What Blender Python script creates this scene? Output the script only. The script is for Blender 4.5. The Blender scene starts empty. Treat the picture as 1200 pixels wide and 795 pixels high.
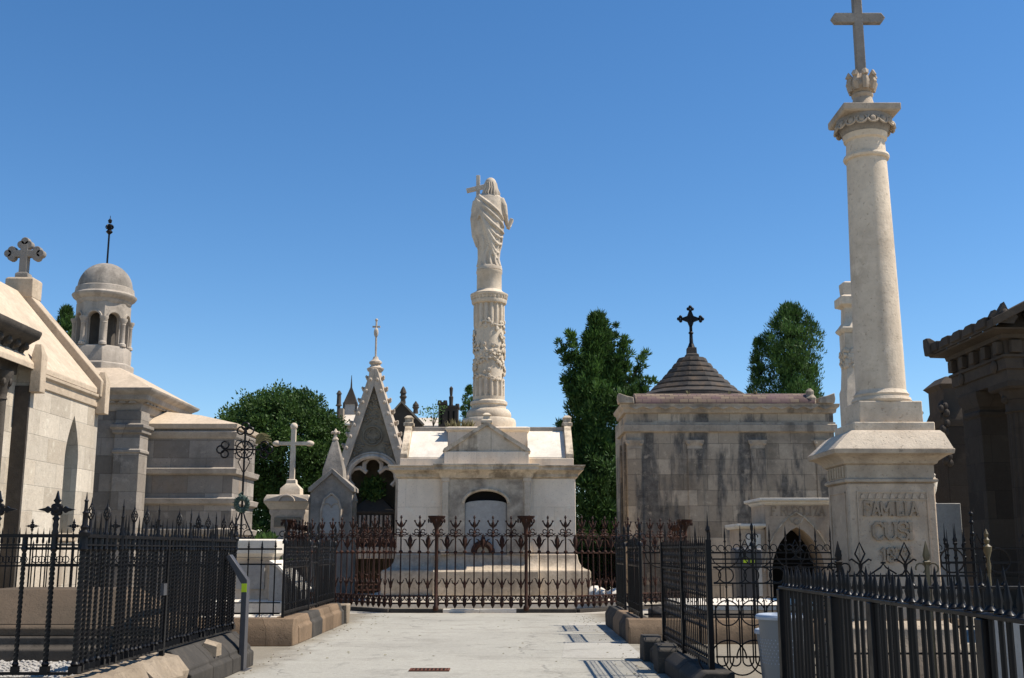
import bpy, bmesh, math, random
import numpy as np
from mathutils import Vector, Matrix, noise
R = math.radians
PI = math.pi
random.seed(7)
rng = np.random.default_rng(11)
scn = bpy.context.scene
COL = scn.collection

# ------------------------------------------------------------------ camera
EYE = 1.6
PITCH = R(10.78)
CP, SP = math.cos(PITCH), math.sin(PITCH)
cam = bpy.data.cameras.new('camera')
cam.sensor_width = 36; cam.lens = 39.0; cam.clip_end = 2000
camo = bpy.data.objects.new('camera', cam); COL.objects.link(camo)
camo.location = (0, 0, EYE); camo.rotation_euler = (PI/2 + PITCH, 0, 0)
scn.camera = camo

def zat(py, Y):                      # height of a sight line at distance Y (survey of the photograph)
    return EYE + Y*math.tan(PITCH - math.atan((py-397.5)/1300))
def xat(px, Y, z=1.6):
    return (px-600)/1300*(Y*CP + (z-EYE)*SP)

# ------------------------------------------------------------------ light
SUN_AZ, SUN_EL = R(-1), R(54)
sd = Vector((math.cos(SUN_AZ)*math.cos(SUN_EL), math.sin(SUN_AZ)*math.cos(SUN_EL), math.sin(SUN_EL)))
sun = bpy.data.lights.new('sun', 'SUN'); sun.energy = 4.9; sun.angle = R(0.5); sun.color = (1, .93, .83)
so = bpy.data.objects.new('sun', sun); COL.objects.link(so)
so.rotation_euler = (-sd).to_track_quat('-Z', 'Y').to_euler(); so.location = (30, 10, 60)
w = bpy.data.worlds.new('World'); scn.world = w; w.use_nodes = True
nt = w.node_tree; nt.nodes.clear()
sky = nt.nodes.new('ShaderNodeTexSky'); sky.sky_type = 'NISHITA'; sky.sun_disc = False
sky.sun_elevation = SUN_EL; sky.sun_rotation = PI/2 - SUN_AZ
sky.air_density = 0.92; sky.dust_density = 0.05; sky.ozone_density = 3.4; sky.altitude = 50
bg = nt.nodes.new('ShaderNodeBackground'); bg.inputs[1].default_value = 0.108
wo = nt.nodes.new('ShaderNodeOutputWorld')
hs = nt.nodes.new('ShaderNodeHueSaturation'); hs.inputs['Saturation'].default_value = 1.22
nt.links.new(sky.outputs[0], hs.inputs['Color']); nt.links.new(hs.outputs[0], bg.inputs[0]); nt.links.new(bg.outputs[0], wo.inputs[0])
vs = scn.view_settings; vs.view_transform = 'Standard'; vs.look = 'None'; vs.gamma = 1; vs.exposure = 0.50; vs.use_curve_mapping = False
scn.cycles.max_bounces = 5; scn.cycles.diffuse_bounces = 3; scn.cycles.transparent_max_bounces = 6
scn.cycles.use_denoising = True

# ------------------------------------------------------------------ mesh builder
class MB:
    def __init__(s): s.v = []; s.f = []
    def add(s, vs, fs):
        n = len(s.v); s.v += [Vector(p) for p in vs]; s.f += [tuple(i+n for i in f) for f in fs]; return s
    def merge(s, o, M=None):
        return s.add([(M @ p) if M else p for p in o.v], o.f)
    def rings(s, rs, cap=True, closed=False):
        n = len(rs[0]); vs = [p for r in rs for p in r]; fs = []
        m = len(rs)
        for i in range(m if closed else m-1):
            a = i*n; b = ((i+1) % m)*n
            for j in range(n):
                k = (j+1) % n; fs.append((a+j, a+k, b+k, b+j))
        if cap and not closed:
            fs.append(tuple(range(n-1, -1, -1))); fs.append(tuple((m-1)*n+j for j in range(n)))
        return s.add(vs, fs)
    def box(s, x0, x1, y0, y1, z0, z1):
        return s.rings([[(x0,y0,z),(x1,y0,z),(x1,y1,z),(x0,y1,z)] for z in (z0, z1)])
    def stack(s, cx, cy, prof):      # rectangular mouldings: (half x, half y, z)
        return s.rings([[(cx-a,cy-b,z),(cx+a,cy-b,z),(cx+a,cy+b,z),(cx-a,cy+b,z)] for a, b, z in prof])
    def lathe(s, cx, cy, prof, n=24, rot=0, flute=None):
        rs = []
        for r, z in prof:
            ring = []
            for i in range(n):
                a = rot + 2*PI*i/n; rr = r
                if flute: rr = r*(1 - flute[1]*(0.5+0.5*math.cos(flute[0]*a))**1.5)
                ring.append((cx+rr*math.cos(a), cy+rr*math.sin(a), z))
            rs.append(ring)
        return s.rings(rs)
    def tube(s, pts, r, n=6, closed=False):
        pts = [Vector(p) for p in pts]; m = len(pts); rs = []; ref = None
        for i, p in enumerate(pts):
            if closed: t = pts[(i+1) % m]-pts[i-1]
            else: t = pts[min(i+1, m-1)]-pts[max(i-1, 0)]
            t.normalize()
            if ref is None:
                ref = Vector((0,1,0)) if abs(t.y) < .8 else Vector((1,0,0))
            u = (ref - t*ref.dot(t)).normalized(); ref = u; vv = t.cross(u)
            rr = r[i] if isinstance(r, (list, tuple)) else r
            rs.append([p + (u*math.cos(2*PI*j/n) + vv*math.sin(2*PI*j/n))*rr for j in range(n)])
        return s.rings(rs, True, closed)
    def bar(s, p, q, wx, wz=None):   # rectangular bar between two points
        p = Vector(p); q = Vector(q); t = (q-p).normalized(); wz = wz or wx
        up = Vector((0,0,1)) if abs(t.z) < .9 else Vector((0,1,0))
        u = t.cross(up).normalized()*wx/2; v = t.cross(u).normalized()*wz/2
        return s.rings([[c-u-v, c+u-v, c+u+v, c-u+v] for c in (p, q)])
    def prism(s, pts, axis, a, b):   # outline (u,z) pushed along axis from a to b
        if axis == 'y': f = lambda u, z, t: (u, t, z)
        elif axis == 'x': f = lambda u, z, t: (t, u, z)
        else: f = lambda u, z, t: (u, z, t)
        return s.rings([[f(u, z, t) for u, z in pts] for t in (a, b)])
    def blob(s, c, r, n=10, m=7):
        if not isinstance(r, (tuple, list)): r = (r, r, r)
        c = Vector(c); rs = []
        for i in range(m+1):
            ph = -PI/2 + PI*(.04+.92*i/m)
            rs.append([c + Vector((r[0]*math.cos(ph)*math.cos(2*PI*j/n), r[1]*math.cos(ph)*math.sin(2*PI*j/n), r[2]*math.sin(ph))) for j in range(n)])
        return s.rings(rs)
    def arc(s, c, r, a0, a1, th, plane='xz', n=10, k=5):
        pts = []
        for i in range(n+1):
            a = R(a0+(a1-a0)*i/n); u, v = r*math.cos(a), r*math.sin(a)
            pts.append((c[0]+u, c[1], c[2]+v) if plane == 'xz' else (c[0], c[1]+u, c[2]+v))
        full = abs(a1-a0) >= 359
        return s.tube(pts[:-1] if full else pts, th, k, full)
    def wobble(s, amt, scale=2.0, seed=0):
        for p in s.v:
            q = p*scale + Vector((seed*7.1, seed*3.3, seed))
            p += noise.noise_vector(q)*amt
        return s

ORG = {}
def thing(name, label, cat, loc=(0,0,0), group=None):
    o = bpy.data.objects.new(name, None); COL.objects.link(o); o.location = loc; o.empty_display_size = .2
    ORG[o.name] = Vector(loc); tag(o, label, cat, group); return o
def tag(o, label, cat, group=None):
    o['label'] = label; o['category'] = cat
    if group: o['group'] = group
    return o
def mesh_of(mb, name, mat, org, smooth=38):
    me = bpy.data.meshes.new(name)
    me.from_pydata([tuple(p-org) for p in mb.v], [], mb.f)
    bm = bmesh.new(); bm.from_mesh(me); bmesh.ops.recalc_face_normals(bm, faces=bm.faces); bm.to_mesh(me); bm.free()
    if smooth:
        me.polygons.foreach_set('use_smooth', [True]*len(me.polygons)); me.set_sharp_from_angle(angle=R(smooth))
    me.materials.append(M[mat]); return me
def part(name, mb, mat, parent=None, bevel=0, smooth=38, org=None, kind=None, label=None):
    if org is None: org = ORG[parent.name] if parent else Vector((0,0,0))
    else: org = Vector(org)
    o = bpy.data.objects.new(name, mesh_of(mb, name, mat, org, smooth)); COL.objects.link(o)
    if parent: o.parent = parent; ORG[o.name] = org
    else: o.location = org; ORG[o.name] = org
    if bevel:
        b = o.modifiers.new('bevel', 'BEVEL'); b.width = bevel; b.segments = 2; b.limit_method = 'ANGLE'; b.angle_limit = R(40); b.use_clamp_overlap = True
    if kind: o['kind'] = kind
    if label: o['label'] = label
    return o
def put(name, me, parent, loc, rz=0, sub=None):       # a copy sharing mesh data; loc is in the world
    o = bpy.data.objects.new(name, me); COL.objects.link(o); o.parent = parent
    o.location = Vector(loc)-ORG[parent.name]; o.rotation_euler = (0,0,rz)
    ORG[o.name] = Vector(loc)
    if sub:
        for nm, m2 in sub:
            c = bpy.data.objects.new(nm, m2); COL.objects.link(c); c.parent = o
    return o

# ------------------------------------------------------------------ materials
M = {}
class NT:
    def __init__(s, name):
        m = bpy.data.materials.new(name); m.use_nodes = True; s.m = m; s.t = m.node_tree
        s.b = s.t.nodes['Principled BSDF']; s.out = s.t.nodes['Material Output']; M[name] = m
        s.tc = s.n('ShaderNodeTexCoord')
    def n(s, typ, **kw):
        x = s.t.nodes.new(typ)
        for k, v in kw.items(): setattr(x, k, v)
        return x
    def l(s, a, b): s.t.links.new(a, b)
    def noise(s, scale, detail=5, rough=.6, vec=None, stretch=None):
        x = s.n('ShaderNodeTexNoise'); x.inputs['Scale'].default_value = scale; x.inputs['Detail'].default_value = detail; x.inputs['Roughness'].default_value = rough
        v = vec or s.tc.outputs['Object']
        if stretch:
            mp = s.n('ShaderNodeMapping'); mp.inputs['Scale'].default_value = stretch; s.l(v, mp.inputs[0]); v = mp.outputs[0]
        s.l(v, x.inputs['Vector']); return x.outputs['Fac']
    def ramp(s, fac, p0, p1, c0=(0,0,0,1), c1=(1,1,1,1)):
        x = s.n('ShaderNodeValToRGB'); e = x.color_ramp.elements
        e[0].position = p0; e[1].position = p1; e[0].color = c0; e[1].color = c1
        s.l(fac, x.inputs[0]); return x.outputs[0]
    def mix(s, fac, a, b, mode='MIX'):
        x = s.n('ShaderNodeMix', data_type='RGBA', blend_type=mode)
        for sock, v in ((x.inputs[0], fac), (x.inputs[6], a), (x.inputs[7], b)):
            if isinstance(v, (int, float)): sock.default_value = v
            elif isinstance(v, (tuple, list)): sock.default_value = tuple(v) + ((1,) if len(v) == 3 else ())
            else: s.l(v, sock)
        return x.outputs[2]
    def math(s, op, a, b=0.0):
        x = s.n('ShaderNodeMath', operation=op)
        for sock, v in ((x.inputs[0], a), (x.inputs[1], b)):
            if isinstance(v, (int, float)): sock.default_value = v
            else: s.l(v, sock)
        return x.outputs[0]
    def bump(s, h, strength=.4, dist=.02):
        x = s.n('ShaderNodeBump'); x.inputs['Strength'].default_value = strength; x.inputs['Distance'].default_value = dist
        s.l(h, x.inputs['Height']); s.l(x.outputs[0], s.b.inputs['Normal'])
    def fin(s, col, rough=.85, spec=.25, metal=0):
        if isinstance(col, (tuple, list)): s.b.inputs['Base Color'].default_value = tuple(col)+(1,)
        else: s.l(col, s.b.inputs['Base Color'])
        if isinstance(rough, (int, float)): s.b.inputs['Roughness'].default_value = rough
        else: s.l(rough, s.b.inputs['Roughness'])
        s.b.inputs['Specular IOR Level'].default_value = spec; s.b.inputs['Metallic'].default_value = metal
        return s.m

def stone(name, c1, c2, block=None, stain=.4, stain_col=(.07,.062,.052), streak=.3, mortar=.55, patch=None, lo=.5, hi=.72, sc=.8, grain=.25, tone=.45, patchy=0):
    wm = lambda c: (c[0]*1.04, c[1]*.965, c[2]*.86)
    c1, c2, stain_col = wm(c1), wm(c2), wm(stain_col)
    s = NT(name)
    if block:
        sp = s.n('ShaderNodeSeparateXYZ'); s.l(s.tc.outputs['Object'], sp.inputs[0])
        cb = s.n('ShaderNodeCombineXYZ'); s.l(s.math('ADD', sp.outputs[0], sp.outputs[1]), cb.inputs[0]); s.l(sp.outputs[2], cb.inputs[1])
        br = s.n('ShaderNodeTexBrick'); s.l(cb.outputs[0], br.inputs['Vector'])
        br.inputs['Scale'].default_value = 1; br.inputs['Mortar Size'].default_value = .007; br.inputs['Mortar Smooth'].default_value = .3
        br.inputs['Brick Width'].default_value = block[0]; br.inputs['Row Height'].default_value = block[1]; br.offset = .5
        br.inputs['Color1'].default_value = c1+(1,); br.inputs['Color2'].default_value = c2+(1,)
        br.inputs['Mortar'].default_value = tuple(c*mortar for c in c1)+(1,)
        col = br.outputs['Color']; mort = br.outputs['Fac']
        b3 = s.n('ShaderNodeTexBrick'); s.l(cb.outputs[0], b3.inputs['Vector']); b3.offset = .5     # every block has its own tone
        b3.inputs['Scale'].default_value = 1; b3.inputs['Brick Width'].default_value = block[0]; b3.inputs['Row Height'].default_value = block[1]; b3.inputs['Mortar Size'].default_value = 0
        b3.inputs['Color1'].default_value = (0,0,0,1); b3.inputs['Color2'].default_value = (1,1,1,1)
        sn = s.math('FRACT', s.math('MULTIPLY', b3.outputs['Color'], 7.31))
        col = s.mix(tone, col, s.ramp(sn, 0, 1, (.45,.44,.43,1), (1,1,1,1)), 'MULTIPLY')
        if patch:                     # a few replaced or ochre blocks
            b2 = s.n('ShaderNodeTexBrick'); s.l(cb.outputs[0], b2.inputs['Vector'])
            for k in ('Scale',): b2.inputs[k].default_value = 1
            b2.inputs['Brick Width'].default_value = block[0]; b2.inputs['Row Height'].default_value = block[1]; b2.offset = .5
            b2.inputs['Mortar Size'].default_value = 0; b2.inputs['Bias'].default_value = -.55
            b2.inputs['Color1'].default_value = (0,0,0,1); b2.inputs['Color2'].default_value = (1,1,1,1)
            mp = s.math('MULTIPLY', s.ramp(b2.outputs['Color'], .3, .55), s.ramp(s.noise(1.3), .44, .55))
            col = s.mix(mp, col, patch)
    else:
        col = s.mix(s.ramp(s.noise(1.1), .35, .65), c1, c2); mort = None
    fine = s.noise(9, 6, .7)
    col = s.mix(grain, col, s.ramp(fine, .3, .7, (.25,.25,.25,1), (1,1,1,1)), 'MULTIPLY')
    st = s.ramp(s.noise(sc, 7, .62), lo, hi)
    col = s.mix(s.math('MULTIPLY', st, stain), col, stain_col)
    sk = s.math('MULTIPLY', s.ramp(s.noise(1, 5, .6, stretch=(3.2,3.2,.18)), .50, .64), s.ramp(s.noise(.45, 3), .4, .62))
    col = s.mix(s.math('MULTIPLY', sk, streak), col, stain_col)
    if patchy:                        # black run-off crusts, taller than wide, following the courses
        pc = s.ramp(s.noise(1, 6, .6, stretch=(1.0,1.0,.24)), .485, .55)
        col = s.mix(s.math('MULTIPLY', pc, patchy), col, s.mix(s.ramp(s.noise(5,5,.7), .35, .65), (.05,.047,.043), (.16,.145,.125)))
    pit = s.ramp(s.noise(26, 3, .65), .60, .70)                     # pits and lichen specks
    col = s.mix(s.math('MULTIPLY', pit, .5), col, stain_col)
    col = s.mix(s.math('MULTIPLY', s.ramp(s.noise(3.1, 5, .7), .58, .70), .35), col, tuple(min(.85,c*1.25) for c in c1))
    h = s.math('ADD', s.math('MULTIPLY', s.noise(38, 4, .7), .45), s.math('SUBTRACT', s.math('MULTIPLY', fine, .8), s.math('MULTIPLY', pit, .3)))
    if mort is not None: h = s.math('SUBTRACT', h, s.math('MULTIPLY', mort, 1.2))
    s.bump(h, .6, .018)
    return s.fin(col, .9, .2)

stone('marble_white', (.72,.71,.68), (.62,.60,.56), stain=.22, stain_col=(.3,.27,.23), streak=.25, grain=.12, sc=2)
stone('tomb_stone', (.86,.78,.68), (.78,.70,.60), block=(1.25,.95), stain=.22, stain_col=(.26,.21,.165), streak=.3, mortar=.8, grain=.1, tone=.15)
stone('tomb_trim', (.68,.61,.51), (.52,.455,.37), stain=.7, stain_col=(.11,.09,.065), streak=.7, lo=.48, hi=.62, sc=1.6)
stone('rough_plinth', (.60,.53,.44), (.48,.42,.35), stain=.45, stain_col=(.13,.11,.09), streak=.4, grain=.5)
stone('stucco_grey', (.58,.53,.46), (.40,.36,.31), stain=.6, stain_col=(.15,.135,.12), streak=.3, lo=.42, hi=.62, sc=2.2)
stone('column_stone', (.64,.58,.50), (.54,.48,.40), stain=.4, stain_col=(.2,.15,.11), streak=.25)
stone('statue_stone', (.62,.57,.50), (.50,.45,.39), stain=.6, stain_col=(.17,.14,.12), streak=.4, sc=1.8)
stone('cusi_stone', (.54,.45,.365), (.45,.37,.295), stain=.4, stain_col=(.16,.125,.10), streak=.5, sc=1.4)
stone('cusi_pale', (.66,.59,.50), (.56,.49,.41), stain=.4, stain_col=(.2,.16,.12), streak=.4, sc=1.6)  # lighter pedestal stone, sunlight on slope and column put into the colour
stone('cusi_letter', (.37,.30,.235), (.31,.25,.195), stain=.3)  # darker than the die, relief shading of the letters put into the colour
stone('cusi_trim', (.48,.42,.35), (.36,.31,.26), stain=.55, stain_col=(.11,.09,.075), streak=.4, sc=2)
stone('grey_cross_stone', (.30,.29,.28), (.20,.19,.185), stain=.5, stain_col=(.09,.085,.08), streak=.4, sc=3)
stone('chapel_wall', (.70,.665,.60), (.50,.455,.39), block=(.92,.46), stain=.4, stain_col=(.22,.19,.16), streak=.6, tone=.6, mortar=.7)
stone('chapel_trim', (.50,.43,.35), (.42,.36,.29), stain=.35, stain_col=(.16,.13,.1), streak=.4)
stone('chapel_roof', (.58,.50,.41), (.50,.43,.35), stain=.3, stain_col=(.25,.21,.17), streak=.2, grain=.35)
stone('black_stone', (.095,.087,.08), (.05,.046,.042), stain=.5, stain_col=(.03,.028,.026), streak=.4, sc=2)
stone('grey_ashlar', (.44,.415,.39), (.27,.255,.245), block=(.85,.42), tone=.95, stain=.55, stain_col=(.10,.092,.085), streak=.5, patch=(.33,.20,.09), sc=.9)
stone('grey_trim', (.43,.40,.37), (.32,.295,.27), stain=.45, stain_col=(.12,.11,.10), streak=.4, sc=1.5)
stone('old_ashlar', (.60,.525,.43), (.43,.375,.305), block=(.78,.50), stain=.55, stain_col=(.075,.069,.062), streak=.0, lo=.52, hi=.64, sc=.5, tone=.7, patchy=.9, mortar=.4)
stone('old_trim', (.46,.41,.345), (.36,.32,.27), stain=.65, stain_col=(.09,.082,.075), streak=.6, sc=1.2)
stone('slate_roof', (.066,.064,.066), (.04,.039,.04), stain=.4, stain_col=(.17,.12,.08), streak=.3, sc=2)
stone('gothic_stone', (.54,.485,.43), (.42,.37,.32), stain=.5, stain_col=(.12,.105,.095), streak=.5, sc=1.8)
stone('gothic_dark', (.25,.225,.18), (.17,.15,.12), stain=.5, stain_col=(.06,.055,.045), streak=.3, sc=1.5)
stone('weathered_grey', (.36,.34,.32), (.22,.21,.20), stain=.6, stain_col=(.08,.075,.07), streak=.7, sc=2)
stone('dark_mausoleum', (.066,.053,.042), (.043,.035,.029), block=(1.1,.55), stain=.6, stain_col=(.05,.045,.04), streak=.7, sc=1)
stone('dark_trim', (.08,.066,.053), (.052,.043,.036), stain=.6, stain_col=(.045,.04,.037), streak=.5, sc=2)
stone('brown_kerb', (.25,.185,.13), (.16,.12,.085), block=(.95,.7), stain=.5, stain_col=(.07,.055,.04), streak=.5, sc=1.6, mortar=.5)
stone('kerb_pale', (.34,.295,.24), (.25,.21,.165), stain=.4, stain_col=(.12,.10,.08), streak=.3, sc=2.5, grain=.4)
stone('kerb_black', (.06,.058,.056), (.04,.039,.038), stain=.4, stain_col=(.11,.10,.09), streak=.3, sc=3)
stone('slab_brown', (.12,.093,.07), (.085,.07,.055), stain=.4, stain_col=(.08,.065,.05), streak=.3)
stone('grey_plain', (.42,.43,.44), (.36,.37,.38), stain=.2, stain_col=(.2,.2,.2), streak=.15)
stone('far_wall', (.34,.30,.25), (.26,.23,.19), stain=.4, streak=.3)
stone('far_dark', (.075,.065,.058), (.05,.044,.04), stain=.3, streak=.2)
stone('far_roof', (.62,.60,.56), (.52,.49,.45), stain=.35, stain_col=(.35,.25,.17), streak=.5)

def iron(name, c, rust, amt, rough=.42, spec=.5):
    s = NT(name)
    f = s.math('MULTIPLY', s.ramp(s.noise(6, 6, .7), .46, .68), amt)
    s.bump(s.noise(60, 3, .6), .25, .004)
    s.fin(s.mix(f, c, rust), s.math('ADD', s.math('MULTIPLY', f, .45), rough), spec)
iron('iron_black', (.006,.006,.007), (.016,.010,.007), .35, .36, .17)
iron('iron_old', (.008,.0075,.0075), (.028,.017,.010), .6, .48, .16)
iron('iron_rust', (.024,.011,.008), (.085,.034,.020), .9, .62, .2)
iron('iron_gold', (.10,.075,.03), (.04,.025,.012), .6, .45)
iron('iron_patina', (.035,.06,.05), (.07,.11,.09), .9, .7, .3)
iron('sign_metal', (.055,.053,.056), (.07,.068,.07), .4, .5)
iron('bin_plastic', (.14,.15,.16), (.17,.18,.19), .3, .45)
iron('bin_rim', (.30,.34,.40), (.26,.30,.35), .3, .35)
iron('grate_rust', (.11,.045,.03), (.16,.07,.045), .8, .8, .1)
s = NT('dark_void'); s.fin((.012,.011,.010), .95, .05)
s = NT('sticker'); s.fin((.55,.68,.03), .6)
s = NT('window_glass'); s.fin(s.mix(s.ramp(s.noise(7,3), .42, .58), (.08,.10,.11), (.30,.36,.40)), .12, .6)

# tiles of the barrel roof
s = NT('old_tiles')
sp = s.n('ShaderNodeSeparateXYZ'); s.l(s.tc.outputs['Object'], sp.inputs[0])
cb = s.n('ShaderNodeCombineXYZ'); s.l(sp.outputs[0], cb.inputs[0]); s.l(s.math('ADD', sp.outputs[2], sp.outputs[1]), cb.inputs[1])
br = s.n('ShaderNodeTexBrick'); s.l(cb.outputs[0], br.inputs['Vector']); br.inputs['Scale'].default_value = 1
br.inputs['Brick Width'].default_value = .30; br.inputs['Row Height'].default_value = .17; br.inputs['Mortar Size'].default_value = .012
br.inputs['Color1'].default_value = (.10,.062,.055,1); br.inputs['Color2'].default_value = (.22,.165,.105,1); br.inputs['Mortar'].default_value = (.06,.04,.035,1)
c = s.mix(s.ramp(s.noise(.8,4), .45,.62), br.outputs['Color'], s.mix(.6, br.outputs['Color'], (.14,.08,.09)))
s.bump(br.outputs['Fac'], -.5, .02); s.fin(c, .8, .25)

# ground surfaces
def ground_mat(name, c1, c2, dirt, dirt_amt, crack=0, grain=90, edge=False):
    s = NT(name); v = s.tc.outputs['Object']
    a = s.ramp(s.noise(.35, 8, .65), .36, .66)
    col = s.mix(a, c1, c2)
    col = s.mix(s.math('MULTIPLY', s.ramp(s.noise(.9, 7, .7), .52, .7), dirt_amt), col, dirt)
    col = s.mix(s.math('MULTIPLY', s.ramp(s.noise(1, 5, .6, stretch=(.25,1.6,1)), .54, .70), .2), col, dirt)
    if edge:                          # soil washed against the kerbs on both sides of the path
        sp = s.n('ShaderNodeSeparateXYZ'); s.l(v, sp.inputs[0])
        dd = s.math('ABSOLUTE', s.math('ADD', sp.outputs[0], .75))
        dd = s.math('ADD', dd, s.math('MULTIPLY', s.noise(1.1, 6, .65), 1.3))
        col = s.mix(s.math('MULTIPLY', s.ramp(s.math('MULTIPLY', dd, .2), .62, .74), .75), col, (.20,.165,.115))
        col = s.mix(s.math('MULTIPLY', s.ramp(s.noise(2.2, 4, .6), .60, .66), .35), col, (.16,.15,.13))
    ag = s.noise(grain, 3, .8)
    col = s.mix(.38, col, s.ramp(ag, .34, .62, (.32,.31,.3,1), (1,1,1,1)), 'MULTIPLY')
    col = s.mix(.30, col, s.ramp(s.noise(14, 5, .7), .35, .65, (.45,.44,.42,1), (1,1,1,1)), 'MULTIPLY')
    h = s.math('ADD', s.math('MULTIPLY', ag, .5), s.math('MULTIPLY', s.noise(5, 6), 1.2))
    if crack:
        vo = s.n('ShaderNodeTexVoronoi', feature='DISTANCE_TO_EDGE'); vo.inputs['Scale'].default_value = .33
        wv = s.n('ShaderNodeVectorMath', operation='ADD'); nz = s.n('ShaderNodeTexNoise'); nz.inputs['Scale'].default_value = 1.3; nz.inputs['Detail'].default_value = 6
        s.l(v, nz.inputs['Vector']); sc_ = s.n('ShaderNodeVectorMath', operation='SCALE'); sc_.inputs['Scale'].default_value = .9; s.l(nz.outputs['Color'], sc_.inputs[0])
        s.l(v, wv.inputs[0]); s.l(sc_.outputs[0], wv.inputs[1]); s.l(wv.outputs[0], vo.inputs['Vector'])
        k = s.ramp(vo.outputs['Distance'], .0, .012, (1,1,1,1), (0,0,0,1))
        k = s.math('MULTIPLY', k, s.ramp(s.noise(.5, 2), .46, .56))
        col = s.mix(s.math('MULTIPLY', k, crack), col, (.10,.09,.08)); h = s.math('SUBTRACT', h, k)
    s.bump(h, .5, .012); s.fin(col, .93, .2)
ground_mat('earth', (.50,.455,.385), (.42,.38,.315), (.24,.205,.155), .5)
ground_mat('path_concrete', (.43,.41,.35), (.365,.347,.297), (.24,.22,.185), .5, .4, edge=True)
ground_mat('path_patch', (.46,.435,.38), (.38,.36,.31), (.22,.20,.17), .55, .5)
ground_mat('gravel_mat', (.50,.47,.42), (.38,.35,.31), (.22,.20,.17), .4)

def leaf_mat(name, a, b, trans=.25):
    s = NT(name); g = s.n('ShaderNodeNewGeometry')
    col = s.mix(g.outputs['Random Per Island'], a, b)
    col = s.mix(s.math('MULTIPLY', s.ramp(s.noise(.55, 4), .42, .64), .55), col, tuple(min(1, x*1.7) for x in b))
    s.fin(col, .6, .25)
    tr = s.n('ShaderNodeBsdfTranslucent'); s.l(col, tr.inputs[0]); mx = s.n('ShaderNodeMixShader'); mx.inputs[0].default_value = trans
    s.l(s.b.outputs[0], mx.inputs[1]); s.l(tr.outputs[0], mx.inputs[2]); s.l(mx.outputs[0], s.out.inputs[0])
leaf_mat('leaf_cypress', (.014,.034,.008), (.060,.120,.026))
leaf_mat('leaf_round', (.028,.058,.012), (.050,.095,.02))
leaf_mat('leaf_bright', (.05,.10,.025), (.09,.16,.04), .35)
leaf_mat('leaf_dry', (.20,.16,.08), (.14,.13,.06), .2)
s = NT('bark'); s.fin(s.mix(s.noise(5,5), (.06,.045,.03), (.13,.10,.075)), .95, .1)
# ------------------------------------------------------------------ raised lettering (slab letters made of bars)
GL = {
 'F': ([[(0,0),(0,1)],[(0,1),(.6,1),(.6,.8)],[(0,.52),(.42,.52)]], [(0,0)], .72),
 'A': ([[(0,0),(.33,1),(.66,0)],[(.13,.36),(.53,.36)]], [(0,0),(.66,0)], .84),
 'M': ([[(0,0),(0,1),(.4,.3),(.8,1),(.8,0)]], [(0,0),(.8,0)], 1.0),
 'I': ([[(0,0),(0,1)]], [(0,0),(0,1)], .46),
 'L': ([[(0,1),(0,0),(.5,0),(.5,.2)]], [(0,1)], .78),
 'C': ([[(.6,.78),(.6,.85),(.42,1),(.2,1),(0,.78),(0,.22),(.2,0),(.42,0),(.6,.16)]], [], .78),
 'U': ([[(0,1),(0,.22),(.18,0),(.42,0),(.6,.22),(.6,1)]], [(0,1),(.6,1)], .80),
 'S': ([[(.55,.75),(.55,.86),(.4,1),(.16,1),(0,.86),(0,.65),(.16,.52),(.42,.47),(.58,.33),(.58,.14),(.42,0),(.15,0),(0,.14),(0,.25)]], [], .76),
 'P': ([[(0,0),(0,1),(.4,1),(.56,.88),(.56,.62),(.4,.5),(0,.5)]], [(0,0)], .72),
 'R': ([[(0,0),(0,1),(.4,1),(.56,.88),(.56,.64),(.4,.52),(0,.52)],[(.3,.52),(.62,0)]], [(0,0),(.62,0)], .80),
 'E': ([[(.58,.2),(.58,0),(0,0),(0,1),(.58,1),(.58,.8)],[(0,.52),(.4,.52)]], [], .72),
 'G': ([[(.6,.8),(.42,1),(.2,1),(0,.78),(0,.22),(.2,0),(.42,0),(.6,.16),(.6,.45),(.36,.45)]], [], .78),
 'O': ([[(.2,0),(0,.22),(0,.78),(.2,1),(.42,1),(.62,.78),(.62,.22),(.42,0),(.2,0)]], [], .80),
 'Z': ([[(0,.8),(0,1),(.58,1),(0,0),(.58,0),(.58,.2)]], [], .74),
 '1': ([[(0,.8),(.2,1),(.2,0)]], [(.2,0)], .46),
 '8': ([[(.18,.52),(.03,.64),(.03,.86),(.18,1),(.36,1),(.5,.86),(.5,.64),(.36,.52),(.18,.52),(0,.36),(0,.14),(.18,0),(.38,0),(.54,.14),(.54,.36),(.36,.52)]], [], .70),
 '7': ([[(0,.8),(0,1),(.52,1),(.16,0)]], [], .66),
 '3': ([[(0,.84),(.16,1),(.36,1),(.5,.86),(.5,.66),(.34,.53),(.18,.53)],[(.34,.53),(.54,.36),(.54,.14),(.38,0),(.16,0),(0,.15)]], [], .70),
 '.': ([[(0,0),(0,.06)]], [], .22), ' ': ([], [], .4)}
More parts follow.
